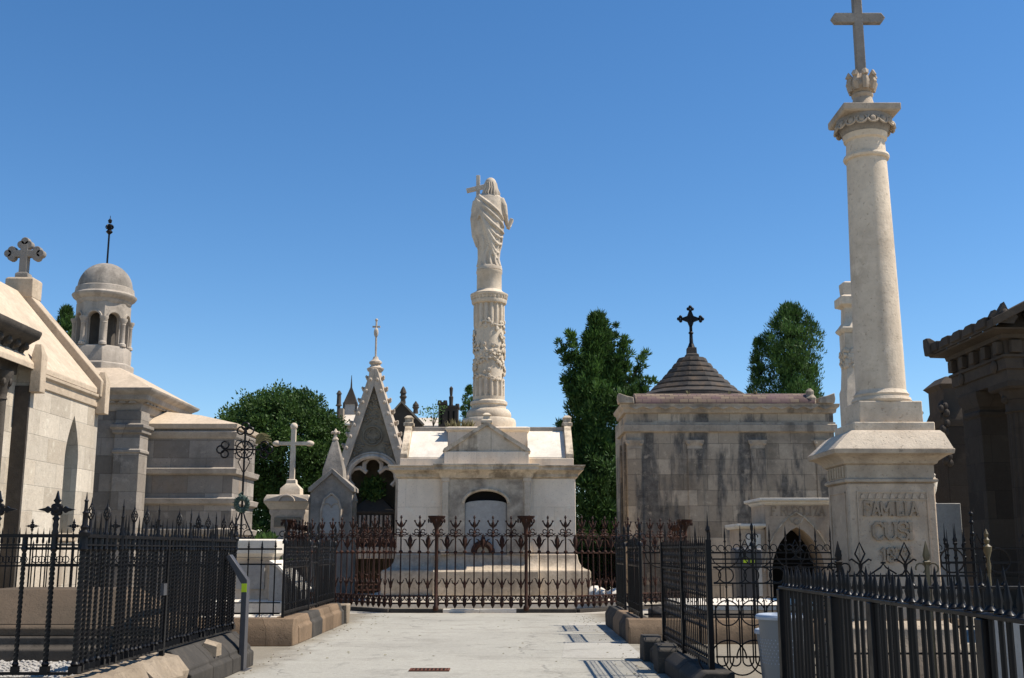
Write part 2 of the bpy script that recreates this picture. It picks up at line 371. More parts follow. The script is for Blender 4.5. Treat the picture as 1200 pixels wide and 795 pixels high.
def lettering(txt, cx, y, z0, h, w=None, th=.12, depth=.02):
    mb = MB(); tot = sum(GL[c][2] for c in txt)-.1; k = (w/(tot*h)) if w else 1.0; x = cx - tot*h*k/2; e = 0
    for c in txt:
        st, sf, adv = GL[c]
        for pl in st:
            for a, b in zip(pl, pl[1:]):
                d = math.hypot((b[0]-a[0])*k, b[1]-a[1]) or 1; ex = th*.35/d; e += 1
                ax, az = a[0]-(b[0]-a[0])*ex, a[1]-(b[1]-a[1])*ex; bx_, bz = b[0]+(b[0]-a[0])*ex, b[1]+(b[1]-a[1])*ex
                yy = y - .0006*(e % 4)
                mb.bar((x+ax*h*k, yy-depth/2, z0+az*h), (x+bx_*h*k, yy-depth/2, z0+bz*h), th*h, depth) if abs(bx_-ax) > abs(bz-az)*.02 and abs(bx_-ax)*k >= abs(bz-az) else mb.bar((x+ax*h*k, yy-depth/2, z0+az*h), (x+bx_*h*k, yy-depth/2, z0+bz*h), th*h*1.15, depth)
        for sx, sz in sf:
            mb.box(x+(sx-.15)*h*k, x+(sx+.15)*h*k, y-depth-.002, y-.001, z0+sz*h-th*h*.4, z0+sz*h+th*h*.4)
        x += adv*h*k
    return mb

# ------------------------------------------------------------------ the setting
g = MB()
NX = 40
g.add([(-400,-60,0),(400,-60,0),(400,900,0),(-400,900,0)], [(0,1,2,3)])
part('ground', g, 'earth', kind='structure', smooth=0)
p = MB()
def sheet(mb, pts, z): mb.add([(x, y, z) for x, y in pts], [tuple(range(len(pts)))])
sheet(p, [(-3.75,-8),(2.25,-8),(2.25,29.2),(-3.75,29.2)], .006)
sheet(p, [(-9,16.6),(-3.752,16.6),(-3.752,19.3),(-9,19.3)], .006)
sheet(p, [(2.252,17.2),(11,17.2),(11,19.8),(2.252,19.8)], .006)
sheet(p, [(2.252,10.95),(9,10.95),(9,12.95),(2.252,12.95)], .006)
sheet(p, [(-12,25.8),(-3.752,25.8),(-3.752,29.2),(-12,29.2)], .006)
sheet(p, [(2.252,25.2),(12,25.2),(12,29.2),(2.252,29.2)], .006)
part('path', p, 'path_concrete', kind='structure', smooth=0)
p = MB(); sheet(p, [(.75,17.3),(2.0,17.2),(2.02,20.6),(.95,20.5)], .010); sheet(p, [(1.2,22.6),(2.2,22.5),(2.2,25.7),(1.25,25.6)], .010)
part('path_patch', p, 'path_patch', kind='structure', smooth=0)
# little stones and grit lying along the plot edges
gm = MB()
for i in range(150):
    sd_ = random.random()
    if sd_ < .5: x, y = -3.72+abs(random.gauss(0,.35)), random.uniform(11, 29)
    else: x, y = 1.95-abs(random.gauss(0,.3)), random.uniform(13, 28)
    r = random.uniform(.005,.015); gm.blob((x,y,.008+r*.3), (r,r*random.uniform(.6,1),r*.6), 6, 4)
part('grit', gm, 'kerb_pale', kind='stuff')

lv = MB()
for i in range(110):
    x = random.choice((-3.4,1.9,random.uniform(-3.4,1.9)))+random.gauss(0,.2); y = random.uniform(14.5,28.5); a = random.uniform(0,2*PI); r = random.uniform(.018,.04)
    if -3.7 < x < 2.0: lv.add([(x+r*math.cos(a),y+r*math.sin(a),.012),(x-r*.5*math.sin(a),y+r*.5*math.cos(a),.022),(x-r*math.cos(a),y-r*math.sin(a),.012),(x+r*.5*math.sin(a),y-r*.5*math.cos(a),.016)],[(0,1,2,3)])
part('fallen_leaves', lv, 'leaf_dry', kind='stuff', smooth=0)
# drain grate let into the path
gy = 15.55; gx0, gx1 = xat(480,gy,0), xat(527,gy,0)
t = thing('drain_grate', 'small rusty slotted drain grate let into the pale path', 'drain grate', ((gx0+gx1)/2,gy,.012))
f = MB(); f.box(gx0,gx1,gy-.16,gy-.13,.009,.022); f.box(gx0,gx1,gy+.13,gy+.16,.009,.022); f.box(gx0,gx0+.03,gy-.13,gy+.13,.009,.022); f.box(gx1-.03,gx1,gy-.13,gy+.13,.009,.022)
part('frame', f, 'grate_rust', t)
f = MB(); n = 9
for i in range(n):
    x = gx0+.03+(gx1-gx0-.06)*(i+.5)/n; f.box(x-.012,x+.012,gy-.13,gy+.13,.009,.019)
part('grille', f, 'grate_rust', t)
f = MB(); f.box(gx0+.03,gx1-.03,gy-.13,gy+.13,.0065,.0085); part('pit', f, 'dark_void', t)

# ------------------------------------------------------------------ central column tomb
CX, CY = -.75, 35.6
F = 33.0
T = thing('column_tomb', 'pale stone tomb with white sloping slabs and arched door inside the rusty railing', 'tomb', (CX,CY,0), None)
z1 = lambda py, Y=F: zat(py, Y)
st = MB(); st.stack(CX,CY,[(3.75,3.75,0),(3.75,3.75,.17)]); part('step', st, 'marble_white', T, .012)
st = MB(); st.stack(CX,CY,[(3.4,3.4,.17),(3.4,3.4,.33)]); part('step', st, 'marble_white', T, .012)
pl = MB()
zb = z1(668); zt = z1(650)
prof = [(3.02,3.02,.33),(3.02,3.02,zb-.06),(2.99,2.99,zb)]
for i in range(1,7):
    a = i/6*PI/2; prof.append((2.66+.33*(1-math.sin(a)), 2.66+.33*(1-math.sin(a)), zb+(zt-zb)*(1-math.cos(a))))
pl.stack(CX,CY,prof); part('plinth', pl, 'rough_plinth', T, .02)
pl = MB(); q = [(33.0,.33),(32.42,.33),(32.42,zb-.05),(32.46,zb)]
for i in range(1,7):
    a = i/6*PI/2; q.append((32.84-.36*(1-math.sin(a)), zb+(zt-zb)*(1-math.cos(a))))
q.append((33.0,zt)); pl.prism(q,'x',CX-1.52,CX+1.52); part('plinth_projection', pl, 'rough_plinth', T, .02)
zc0, zc1 = z1(561), z1(546)
# body: side walls and back as one block behind, front with the door bay
b = MB(); b.stack(CX,CY,[(2.62,2.62,zt-.02),(2.62,2.62,zc0)]); part('body', b, 'tomb_stone', T, .012)
# bay: stucco wall with an arched opening, standing proud of the body
dx0, dx1 = xat(545,F,3), xat(594,F,3); dm = (dx0+dx1)/2; dr = (dx1-dx0)/2; zs = z1(590); ztop = z1(576)
bay = MB(); x0, x1 = CX-1.27, CX+1.27
arcp = [(dm+dr*math.cos(R(a)), zs+(ztop-zs)*math.sin(R(a))) for a in range(0,91,10)]
arcl = [(dm-dr*math.cos(R(a)), zs+(ztop-zs)*math.sin(R(a))) for a in range(0,91,10)]
bay.prism([(dm,zc0),(x1,zc0),(x1,zt),(dx1,zt)]+arcp, 'y', 32.80, 32.975)
bay.prism([(dm,zc0),(x0,zc0),(x0,zt),(dx0,zt)]+arcl, 'y', 32.80, 32.975)
part('door_bay', bay, 'stucco_grey', T)
for sx in (-1,1):
    m = MB(); c = CX+sx*1.2; m.box(c-.09,c+.09,32.74,32.797,zt,zc0-.1); m.box(c-.12,c+.12,32.72,32.797,zc0-.1,zc0); m.box(c-.12,c+.12,32.72,32.797,zt-.0,zt+.12)
    part('pilaster', m, 'column_stone', T, .008)
m = MB(); m.box(dx0-.02,dx1+.02,32.962,32.976,zt,ztop+.02); part('opening', m, 'dark_void', T)
m = MB(); sl = [(dx0+.01,zt),(dx1-.01,zt),(dx1-.01,zs-.02)]+[(dm+dr*.98*math.cos(R(a)), zs-.02+.10*math.sin(R(a))) for a in range(10,171,10)]+[(dx0+.01,zs-.02)]
m.prism(sl,'y',32.90,32.955); d = part('door_slab', m, 'grey_plain', T, .006)
m = MB(); pts = [(dm+(dr+.05)*math.cos(R(a)), 32.79, zs+(ztop-zs+.05)*math.sin(R(a))) for a in range(0,181,10)]
m.tube(pts, .045, 6); part('arch_moulding', m, 'tomb_trim', T)
m = MB(); m.tube([(dm-.08+.26*math.cos(R(a)), 32.78, zt+.06+.26*math.sin(R(a))) for a in range(0,181,15)],.09,8); part('wreath_holder', m, 'iron_rust', T)
# cornice
def cornice(hw, hd, z0, z1_, cx=CX, cy=CY, out=.3):
    h = z1_-z0
    return [(hw,hd,z0),(hw+.08*out/.3,hd+.08*out/.3,z0+h*.12),(hw+.08*out/.3,hd+.08*out/.3,z0+h*.35),(hw+out*.6,hd+out*.6,z0+h*.55),(hw+out*.85,hd+out*.85,z0+h*.62),(hw+out*.85,hd+out*.85,z0+h*.86),(hw+out,hd+out,z0+h*.9),(hw+out,hd+out,z1_)]
m = MB(); m.stack(CX,CY,cornice(2.63,2.63,zc0,zc1,out=.27)); part('cornice', m, 'tomb_trim', T, .006)
m = MB(); hx = 1.36
for_ = []
h = zc1-zc0
q = [(33.2,zc0+.003),(32.72,zc0+.003),(32.66,zc0+h*.35),(32.52,zc0+h*.55),(32.48,zc0+h*.62),(32.48,zc0+h*.86),(32.44,zc0+h*.92),(32.44,zc1+.025),(33.2,zc1+.025)]
m.rings([[(CX-a,y,z) for y,z in q] if False else [(CX+s_*(1.36+max(0,min(.2,(32.72-y)*.7))),y,z) for y,z in q] for s_ in (-1,1)])
part('cornice_break', m, 'tomb_trim', T, .006)
# attic
za1 = z1(537)
m = MB(); m.stack(CX,CY,[(2.58,2.5,zc1),(2.58,2.5,za1)]); part('attic_band', m, 'tomb_stone', T, .01)
zr = zat(506, 34.6); yr0, yr1 = 33.25, 34.5
for sx in (-1,1):
    xa, xb = sorted((CX+sx*1.22, CX+sx*2.36))
    m = MB(); m.prism([(yr0,za1+.002),(yr0,za1+.05),(yr1,zr),(36.7,zr),(37.95,za1+.05),(37.95,za1+.002)],'x',xa,xb); part('sloping_slab', m, 'marble_white', T, .012)
    m = MB(); m.box(xa,xb,34.55,36.65,zr+.003,zr+.14); part('ridge_coping', m, 'grey_trim', T, .02)
    xe = CX+sx*2.47
    m = MB(); m.prism([(33.12,za1),(33.12,za1+.14),(34.45,zr+.16),(36.75,zr+.16),(38.08,za1+.14),(38.08,za1)],'x',xe-.11,xe+.11); part('parapet', m, 'tomb_trim', T, .015)
    m = MB(); m.stack(xe,34.6,[(.16,.16,zr+.161),(.16,.16,zr+.26),(.12,.12,zr+.28),(.12,.12,zr+.40),(.15,.15,zr+.42),(.06,.06,zr+.5)]); part('parapet_cap', m, 'tomb_trim', T, .01)
# pediment
zp0, zp1 = z1(530), z1(500)
m = MB(); m.box(CX-1.25,CX+1.25,32.78,34.0,zc1+.026,zp0); part('pediment_base', m, 'tomb_stone', T, .012)
m = MB(); m.prism([(CX-1.21,zp0),(CX+1.21,zp0),(CX,zp1)],'y',32.83,34.2); part('pediment', m, 'tomb_trim', T)
for sx in (-1,1):
    m = MB(); a, b_ = (CX+sx*1.30,zp0+.0),(CX,zp1+.06)
    m.prism([(a[0],a[1]),(a[0]-sx*.04,a[1]+.09),(CX,zp1+.13),(CX,zp1+.005),(CX+sx*1.18,zp0)],'y',32.76,34.1); part('raking_coping', m, 'tomb_trim', T)
m = MB(); m.stack(CX,32.95,[(.17,.17,zp1+.08),(.17,.17,zp1+.17),(.12,.12,zp1+.2),(.10,.10,zp1+.3),(.14,.14,zp1+.33),(.05,.05,zp1+.4)]); part('pediment_finial', m, 'tomb_trim', T, .01)
zk = zat(501, 34.0)
m = MB(); m.stack(CX,CY,[(1.22,1.55,za1),(1.22,1.55,zk-.12),(1.27,1.6,zk-.1),(1.30,1.63,zk-.05),(1.30,1.63,zk),(1.2,1.5,zk+.03)]); part('column_pedestal', m, 'tomb_stone', T, .01)
# column
PX = 35.0
zz = lambda py: zat(py, CY)
k = 36.2/1300
m = MB(); m.lathe(CX,CY,[(.86,zk+.02),(.88,zz(497)),(.86,zz(493)),(.82,zz(491.5)),(.70,zz(491)),(.73,zz(488)),(.71,zz(484)),(.64,zz(481)),(.56,zz(480)),(.555,zz(476)),(.60,zz(475)),(.60,zz(472)),(.53,zz(470))],32); part('column_base', m, 'column_stone', T)
m = MB(); m.lathe(CX,CY,[(.51,zz(470)),(.52,zz(466))],96); m.lathe(CX,CY,[(.52,zz(466)),(.525,zz(464)),(.525,zz(450)),(.515,zz(445))],96,flute=(16,.16)); part('lower_flutes', m, 'column_stone', T)
m = MB(); m.lathe(CX,CY,[(.475,zz(447)),(.475,zz(420)),(.47,zz(380))],40); sh = part('shaft', m, 'column_stone', T)
m = MB(); m.lathe(CX,CY,[(.50,zz(386)),(.515,zz(383)),(.52,zz(372)),(.52,zz(362)),(.51,zz(358))],96,flute=(16,.15)); part('upper_flutes', m, 'column_stone', T)
m = MB(); m.lathe(CX,CY,[(.50,zz(358)),(.56,zz(357)),(.58,zz(355)),(.58,zz(353))],32); m.lathe(CX,CY,[(.57,zz(353)),(.61,zz(351)),(.61,zz(349))],96,flute=(28,.08)); m.lathe(CX,CY,[(.60,zz(349)),(.62,zz(348)),(.62,zz(346)),(.50,zz(344))],32); part('capital', m, 'column_stone', T)
v = MB()
def ivy(a0, a1, p0, p1, n, spread, rl=.08):
    pts = []
    for i in range(n):
        u = i/(n-1); a = R(a0+(a1-a0)*u); z = zz(p0+(p1-p0)*u)+.05*math.sin(u*25)
        pts.append((CX+.495*math.cos(a), CY+.495*math.sin(a), z))
        for kk in range(2):
            aa = a+random.gauss(0,spread*.6); z2 = z+random.gauss(0,spread); r = random.uniform(.5,1.1)*rl
            mb_ = MB(); mb_.blob((0,0,0),(r*.55,r,r*1.1),6,4)
            v.merge(mb_, Matrix.Translation((CX+.51*math.cos(aa),CY+.51*math.sin(aa),z2)) @ Matrix.Rotation(aa,4,'Z') @ Matrix.Rotation(random.uniform(0,PI),4,'X') @ Matrix.Rotation(random.uniform(-.5,.5),4,'Z'))
    v.tube(pts, .035, 5)
ivy(-200,20,402,436,26,.13); ivy(-190,30,432,404,20,.08,.06); ivy(-120,200,380,392,22,.07,.07); ivy(-170,-60,425,412,18,.16); ivy(-40,60,395,430,16,.1); ivy(-160,-20,440,448,12,.05,.06)
ivy(20,160,390,440,22,.14)
part('ivy_relief', v, 'column_stone', T)
m = MB(); m.lathe(CX,CY,[(.56,zz(345)),(.46,zz(343)),(.41,zz(341)),(.41,zz(322)),(.43,zz(321)),(.43,zz(318.5))],32); part('statue_drum', m, 'column_stone', T)
# dry tufts growing behind the pediment
def tuft(mb, c, n, h, spread):
    for i in range(n):
        a = random.uniform(0,2*PI); l = random.uniform(.4,1)*h; b_ = Vector(c)+Vector((random.gauss(0,spread*.3),random.gauss(0,spread*.3),0))
        tip = b_+Vector((math.cos(a)*spread*random.random(),math.sin(a)*spread*random.random(),l)); mid = (b_+tip)/2+Vector((0,0,l*.12))
        u = Vector((-math.sin(a),math.cos(a),0))*.012
        mb.add([b_-u,b_+u,mid+u,mid-u,tip],[(0,1,2,3),(3,2,4)])
t = MB()
for px in (528,534,540,546,551): tuft(t,(xat(px,34.6,5.3),34.35,zk+.0),34,.34,.22)
tt = part('dry_grass_tuft', t, 'leaf_dry', smooth=0, org=(xat(540,34.5,5.3),34.35,zk)); tag(tt,'dry brown grass tuft growing at the foot of the ivy carved column','grass tuft')

# ------------------------------------------------------------------ statue
SB = zz(318.5)
S = thing('robed_statue', 'pale stone statue of a robed long-haired figure seen from behind holding a cross', 'statue', (CX,CY,SB))
m = MB(); m.lathe(CX,CY,[(.40,SB),(.42,SB+.02),(.42,SB+.10),(.38,SB+.16)],20); m.wobble(.02,3); part('base', m, 'statue_stone', S)
body = MB(); ox, oy, oz = CX, CY, SB+.12
def ring(z, cx, rx, ry, cy=0, n=40, fold=0, ph=0, kf=9):
    return [(ox+cx+rx*(1+fold*math.cos(kf*a+ph))*math.cos(a), oy+cy+ry*(1+fold*math.cos(kf*a+ph))*math.sin(a), oz+z) for a in [2*PI*i/n for i in range(n)]]
RS = [(0,.0,.40,.33,.07),(.12,.0,.36,.31,.08),(.3,-.02,.34,.30,.09),(.55,-.01,.36,.31,.08),(.85,-.02,.42,.34,.07),(1.15,-.03,.48,.36,.06),(1.45,-.04,.51,.37,.05),(1.75,-.06,.50,.36,.03),(2.0,-.06,.49,.35,.02),(2.25,-.05,.48,.32,.0),(2.42,-.04,.45,.28,0),(2.52,-.03,.34,.22,0),(2.60,0,.17,.15,0)]
body.rings([ring(z,cx,rx,ry,0,40,fd,z*1.3) for z,cx,rx,ry,fd in RS])
body.tube([(ox,oy,oz+2.5),(ox+.02,oy+.02,oz+2.72)],[.13,.12],12)
body.blob((ox+.03,oy+.04,oz+2.86),(.165,.19,.225),14,10)
body.tube([(ox+.03,oy+.2,oz+2.86),(ox+.035,oy+.26,oz+2.82),(ox+.03,oy+.21,oz+2.79)],[.03,.035,.03],6)   # nose
# right arm bent forward at the side
body.tube([(ox+.36,oy,oz+2.36),(ox+.47,oy-.02,oz+2.12),(ox+.52,oy+.0,oz+1.82)],[.14,.125,.10],10)
body.tube([(ox+.52,oy+.0,oz+1.82),(ox+.56,oy+.10,oz+1.62),(ox+.58,oy+.16,oz+1.52)],[.10,.08,.06],10)
body.blob((ox+.61,oy+.18,oz+1.49),(.075,.07,.06),8,6)
for i in range(5):
    a = -.4+.2*i; body.tube([(ox+.62,oy+.16+.02*i,oz+1.50-.01*i),(ox+.70,oy+.17+.025*i,oz+1.50+.035*i-.05),(ox+.73,oy+.20+.02*i,oz+1.56+.03*i-.05)],[.02,.018,.014],6)
# left arm in front, holding the cross
body.tube([(ox-.42,oy+.02,oz+2.3),(ox-.50,oy+.10,oz+2.0),(ox-.38,oy+.34,oz+1.85)],[.15,.13,.10],10)
body.tube([(ox-.38,oy+.34,oz+1.85),(ox-.30,oy+.42,oz+2.02),(ox-.28,oy+.42,oz+2.12)],[.09,.07,.06],8)
# mantle: hems and folds swept from the left shoulder round to the right hip
def sweep(zl, zr, sag, r, a0=-170, a1=-8, out=.015):
    pts = []
    for i in range(15):
        u = i/14; a = R(a0+(a1-a0)*u); z = zl+(zr-zl)*u - sag*math.sin(PI*u)
        rr = np.interp(z, [q[0] for q in RS], [q[2] for q in RS]); ry = np.interp(z, [q[0] for q in RS], [q[3] for q in RS]); cx = np.interp(z, [q[0] for q in RS], [q[1] for q in RS])
        pts.append((ox+cx+(rr+out)*math.cos(a), oy+(ry+out)*math.sin(a), oz+z))
    body.tube(pts, [r*(.55+.45*math.sin(PI*(i+1)/16)) for i in range(15)], 6)
for zl,zr_,sag,r,a0,a1 in ((2.46,1.62,.0,.06,-135,-12),(2.42,1.36,.10,.05,-140,-8),(2.34,1.16,.30,.065,-146,-6),(2.26,1.04,.50,.05,-140,-8),(2.16,.80,.55,.06,-132,-14),(1.95,.50,.55,.05,-122,-22),(1.60,.28,.45,.05,-112,-28)):
    sweep(zl,zr_,sag,r,a0,a1,.02)
for a in (-168,-150,-132,-108,-82,-55,-30):
    pts = []
    for i in range(8):
        z = 1.0*(1-i/7)+.02; aa = R(a+8*math.sin(i*.9)+10*(1-i/7)); rr = np.interp(z,[q[0] for q in RS],[q[2] for q in RS]); ry = np.interp(z,[q[0] for q in RS],[q[3] for q in RS])
        pts.append((ox+(rr+.005)*math.cos(aa),oy+(ry+.005)*math.sin(aa),oz+z))
    body.tube(pts,[.02,.035,.04,.045,.045,.05,.05,.05],6)
# hanging cloth over the left arm
body.prism([(ox-.44,oz+2.3),(ox-.02,oz+1.95),(ox-.10,oz+1.80),(ox-.28,oz+1.86),(ox-.40,oz+1.55)],'y',oy-.36,oy-.30)
body.tube([(ox-.50,oy-.05,oz+2.2),(ox-.56,oy+.02,oz+1.7),(ox-.50,oy,oz+1.1),(ox-.42,oy-.02,oz+.7)],[.06,.09,.09,.03],8)
tmp = bpy.data.objects.new('tmp', mesh_of(body,'tmp','statue_stone',Vector((0,0,0)))); COL.objects.link(tmp)
rm = tmp.modifiers.new('r','REMESH'); rm.mode = 'VOXEL'; rm.voxel_size = .019
sm = tmp.modifiers.new('s','SMOOTH'); sm.iterations = 1; sm.factor = .4
me = bpy.data.meshes.new_from_object(tmp.evaluated_get(bpy.context.evaluated_depsgraph_get())); bpy.data.objects.remove(tmp)
me.name = 'robed_figure'; me.transform(Matrix.Translation(-Vector((CX,CY,SB))))
me.polygons.foreach_set('use_smooth',[True]*len(me.polygons))
o = bpy.data.objects.new('robed_figure', me); COL.objects.link(o); o.parent = S; ORG[o.name] = Vector((CX,CY,SB))
hr = MB(); hr.blob((ox+.03,oy+.0,oz+2.90),(.20,.205,.225),16,10)
for i in range(26):
    a = R(random.uniform(-175,-5)); rr = random.uniform(.15,.20)
    hr.tube([(ox+.03+rr*math.cos(a),oy+rr*math.sin(a),oz+2.92),(ox+.03+(rr+.03)*math.cos(a+.1),oy+(rr+.03)*math.sin(a),oz+2.72),(ox+.05+(rr+.06)*math.cos(a-.1)*1.15,oy-.03+(rr+.02)*math.sin(a),oz+2.54),(ox+.05+(rr+.05)*math.cos(a)*1.15,oy-.03+(rr+.03)*math.sin(a),oz+2.42)],[.03,.04,.035,.015],6)
part('hair', hr, 'statue_stone', S)
cr = MB(); cx_, cy_ = CX-.40, CY+.42
cr.box(cx_-.065,cx_+.065,cy_-.05,cy_+.05,SB+2.1,SB+3.47)
M4 = Matrix.Translation((cx_,cy_,SB+3.02)) @ Matrix.Rotation(R(-14),4,'Y')
c2 = MB(); c2.box(-.40,.46,-.052,.052,-.075,.075); cr.merge(c2,M4); part('cross', cr, 'statue_stone', S, .01)
bk = MB(); c2 = MB(); c2.box(-.06,.06,-.13,.13,-.17,.17); bk.merge(c2, Matrix.Translation((CX+.68,CY+.22,SB+1.70)) @ Matrix.Rotation(R(25),4,'Y')); part('book', bk, 'statue_stone', S, .012)

# ------------------------------------------------------------------ rusty octagonal railing round the column tomb
def rust_tall():
    m = MB(); m.tube([(0,0,.02),(0,0,2.14)],.019,8)
    for z, r in ((1.45,.055),(.30,.05),(1.88,.06),(1.95,.045)): m.blob((0,0,z),(r,r,r*.9),8,6)
    m.lathe(0,0,[(.03,.05),(.055,.10),(.055,.22),(.03,.27)],8)
    for s_ in (-1,1):
        m.arc((s_*.085,0,1.995),.05,0,320,.014,n=9); m.tube([(s_*.02,0,1.9),(s_*.11,0,1.885),(s_*.2,0,1.945)],[.022,.02,.01],5)
        m.tube([(s_*.245,0,1.87),(s_*.15,0,1.90),(s_*.12,0,1.96)],.013,5)
        m.tube([(0,0,2.10),(s_*.07,0,2.15),(s_*.13,0,2.25)],[.03,.028,.012],5); m.blob((s_*.13,0,2.26),.028,6,4)
        m.tube([(0,0,.64),(s_*.06,0,.66),(s_*.09,0,.74)],[.02,.018,.008],5)
    m.tube([(0,0,2.1),(0,-.05,2.15),(0,-.09,2.24)],[.03,.025,.012],5)
    m.lathe(0,0,[(.028,2.1),(.045,2.18),(.02,2.25),(.012,2.31),(.035,2.345),(.02,2.39),(.004,2.41)],8)
    m.blob((0,0,.64),(.04,.04,.05),8,5)
    return m
def rust_spear():
    m = MB(); m.tube([(0,0,.02),(0,0,1.6)],.016,8)
    m.blob((0,0,1.45),(.05,.05,.045),8,6); m.blob((0,0,.30),(.045,.045,.045),8,6); m.lathe(0,0,[(.03,.05),(.05,.10),(.05,.22),(.03,.27)],8)
    m.lathe(0,0,[(.016,1.5),(.045,1.6),(.05,1.66),(.07,1.74),(.055,1.80),(.02,1.88),(.003,1.93)],4)
    for s_ in (-1,1):
        m.tube([(s_*.02,0,1.58),(s_*.06,0,1.63),(s_*.13,0,1.76),(s_*.19,0,1.79)],[.02,.022,.02,.006],5)
        m.tube([(0,0,.58),(s_*.05,0,.64),(s_*.10,0,.76),(s_*.14,0,.77)],[.02,.02,.016,.006],5)
    m.lathe(0,0,[(.016,.50),(.04,.56),(.04,.64),(.012,.78)],6)
    return m
G = thing('rusty_railing', 'rusty brown octagonal iron railing with fleur tops around the column tomb', 'railing', (CX,CY,0))
org0 = Vector((0,0,0))
me_t = mesh_of(rust_tall(),'tall_bar','iron_rust',org0); me_s = mesh_of(rust_spear(),'spear_bar','iron_rust',org0)
AP = CY-29.75; SD = AP*math.tan(R(22.5))
cor = [(CX+AP/math.cos(R(22.5))*math.cos(R(-112.5+45*i)), CY+AP/math.cos(R(22.5))*math.sin(R(-112.5+45*i))) for i in range(8)]
KB = .10; me_o = None
for i in range(8):
    if i in (4,): continue
    a, b_ = Vector((*cor[i],0)), Vector((*cor[(i+1)%8],0)); L = (b_-a).length; d = (b_-a)/L; ang = math.atan2(d.y,d.x)
    for z, h, wd in ((.16,.05,.05),(.34,.035,.03),(1.45,.03,.022),(1.87,.012,.012)):
        m = MB(); m.bar(a+Vector((0,0,KB+z-.02)), b_+Vector((0,0,KB+z-.02)), wd, h); part('rail', m, 'iron_rust', G)
    n = 10
    for j in range(n*2):
        orn = MB(); c = a+d*(L*(j+.5)/(n*2)); q = MB(); q.tube([(-.06,0,.0),(0,0,.06),(.06,0,0)],.016,5); q.blob((0,0,.09),.03,6,4); q.blob((-.07,0,.05),.022,6,4); q.blob((.07,0,.05),.022,6,4)
        if me_o is None: me_o = mesh_of(q,'base_ornament','iron_rust',org0)
        if i in (0,1,7,6,2) : put('base_ornament', me_o, G, c+Vector((0,0,KB+.2)), ang)
    for j in range(n):
        put('tall_bar', me_t, G, a+d*(L*(j+.5)/n+random.gauss(0,.008))+Vector((0,0,KB+random.gauss(0,.006))), ang+random.gauss(0,.12)).rotation_euler.x = random.gauss(0,.006)
        put('spear_bar', me_s, G, a+d*(L*(j+1)/n+random.gauss(0,.008))+Vector((0,0,KB+random.gauss(0,.006))), ang+random.gauss(0,.12)).rotation_euler.x = random.gauss(0,.006)
cup = MB(); cup.lathe(0,0,[(.06,0),(.075,.04),(.075,.10),(.045,.14),(.042,1.9),(.07,1.95),(.05,2.02),(.06,2.12),(.13,2.28),(.20,2.36),(.23,2.40),(.23,2.43),(.16,2.43),(.1,2.36)],12)
me_c = mesh_of(cup,'cup_post','iron_rust',org0)
tas = MB()
for i in range(8): tas.blob((.21*math.cos(i*PI/4),.21*math.sin(i*PI/4),2.30),(.025,.025,.06),6,4)
me_ta = mesh_of(tas,'tassel_band','iron_rust',org0)
for px in (511.5,616.5): put('cup_post', me_c, G, (xat(px,29.7,1.5),29.62,KB-.04), 0, [('tassel_band',me_ta)])
for i in (0,1,2,3,5,6,7): 
    if i in (0,1): continue
    put('cup_post', me_c, G, (cor[i][0],cor[i][1],KB-.04), 0, [('tassel_band',me_ta)])
kb = thing('railing_kerb', 'low dark stone kerb under the rusty octagonal railing', 'kerb', (CX,CY,0))
for i in range(8):
    if i == 4: continue
    a, b_ = Vector((*cor[i],0)), Vector((*cor[(i+1)%8],0)); d = (b_-a).normalized()
    nrm = Vector((d.y,-d.x,0))*.14
    if i == 0:
        gx = (xat(519,29.7,0), xat(605,29.7,0))
        segs = [(a, Vector((gx[0],a.y,0))),(Vector((gx[1],a.y,0)),b_)]
        m = MB(); m.box(gx[0]+.003,(gx[0]+gx[1])/2-.003,a.y-.16,a.y+.16,.0,KB-.01); m.box((gx[0]+gx[1])/2+.003,gx[1]-.003,a.y-.16,a.y+.16,0,KB-.01); part('threshold', m, 'marble_white', kb, .01, label='white marble threshold at the gate')
    else: segs = [(a,b_)]
    for p_, q_ in segs:
        m = MB(); m.rings([[p_-nrm+Vector((0,0,z)), q_-nrm+Vector((0,0,z)), q_+nrm+Vector((0,0,z)), p_+nrm+Vector((0,0,z))] for z in (0,KB-.005)]); part('kerb_stone', m, 'kerb_black' if i==0 else 'black_stone', kb, .012)
# white broken stones lying inside the railing
for i,(px,py,r,lb) in enumerate(((700,705,.26,'white rounded rock behind the rusty railing, left of the pair'),(722,708,.22,'white rounded rock behind the rusty railing, right of the pair'))):
    yy = 31.9+i*.15; m = MB(); m.blob((xat(px,yy,.6),yy,.17+r*.75),(r*1.2,r,r*.95),12,8); m.wobble(.08,3.2,i)
    o = part('white_rock', m, 'marble_white', org=(xat(px,yy,.6),yy,.17)); tag(o, lb, 'rock')
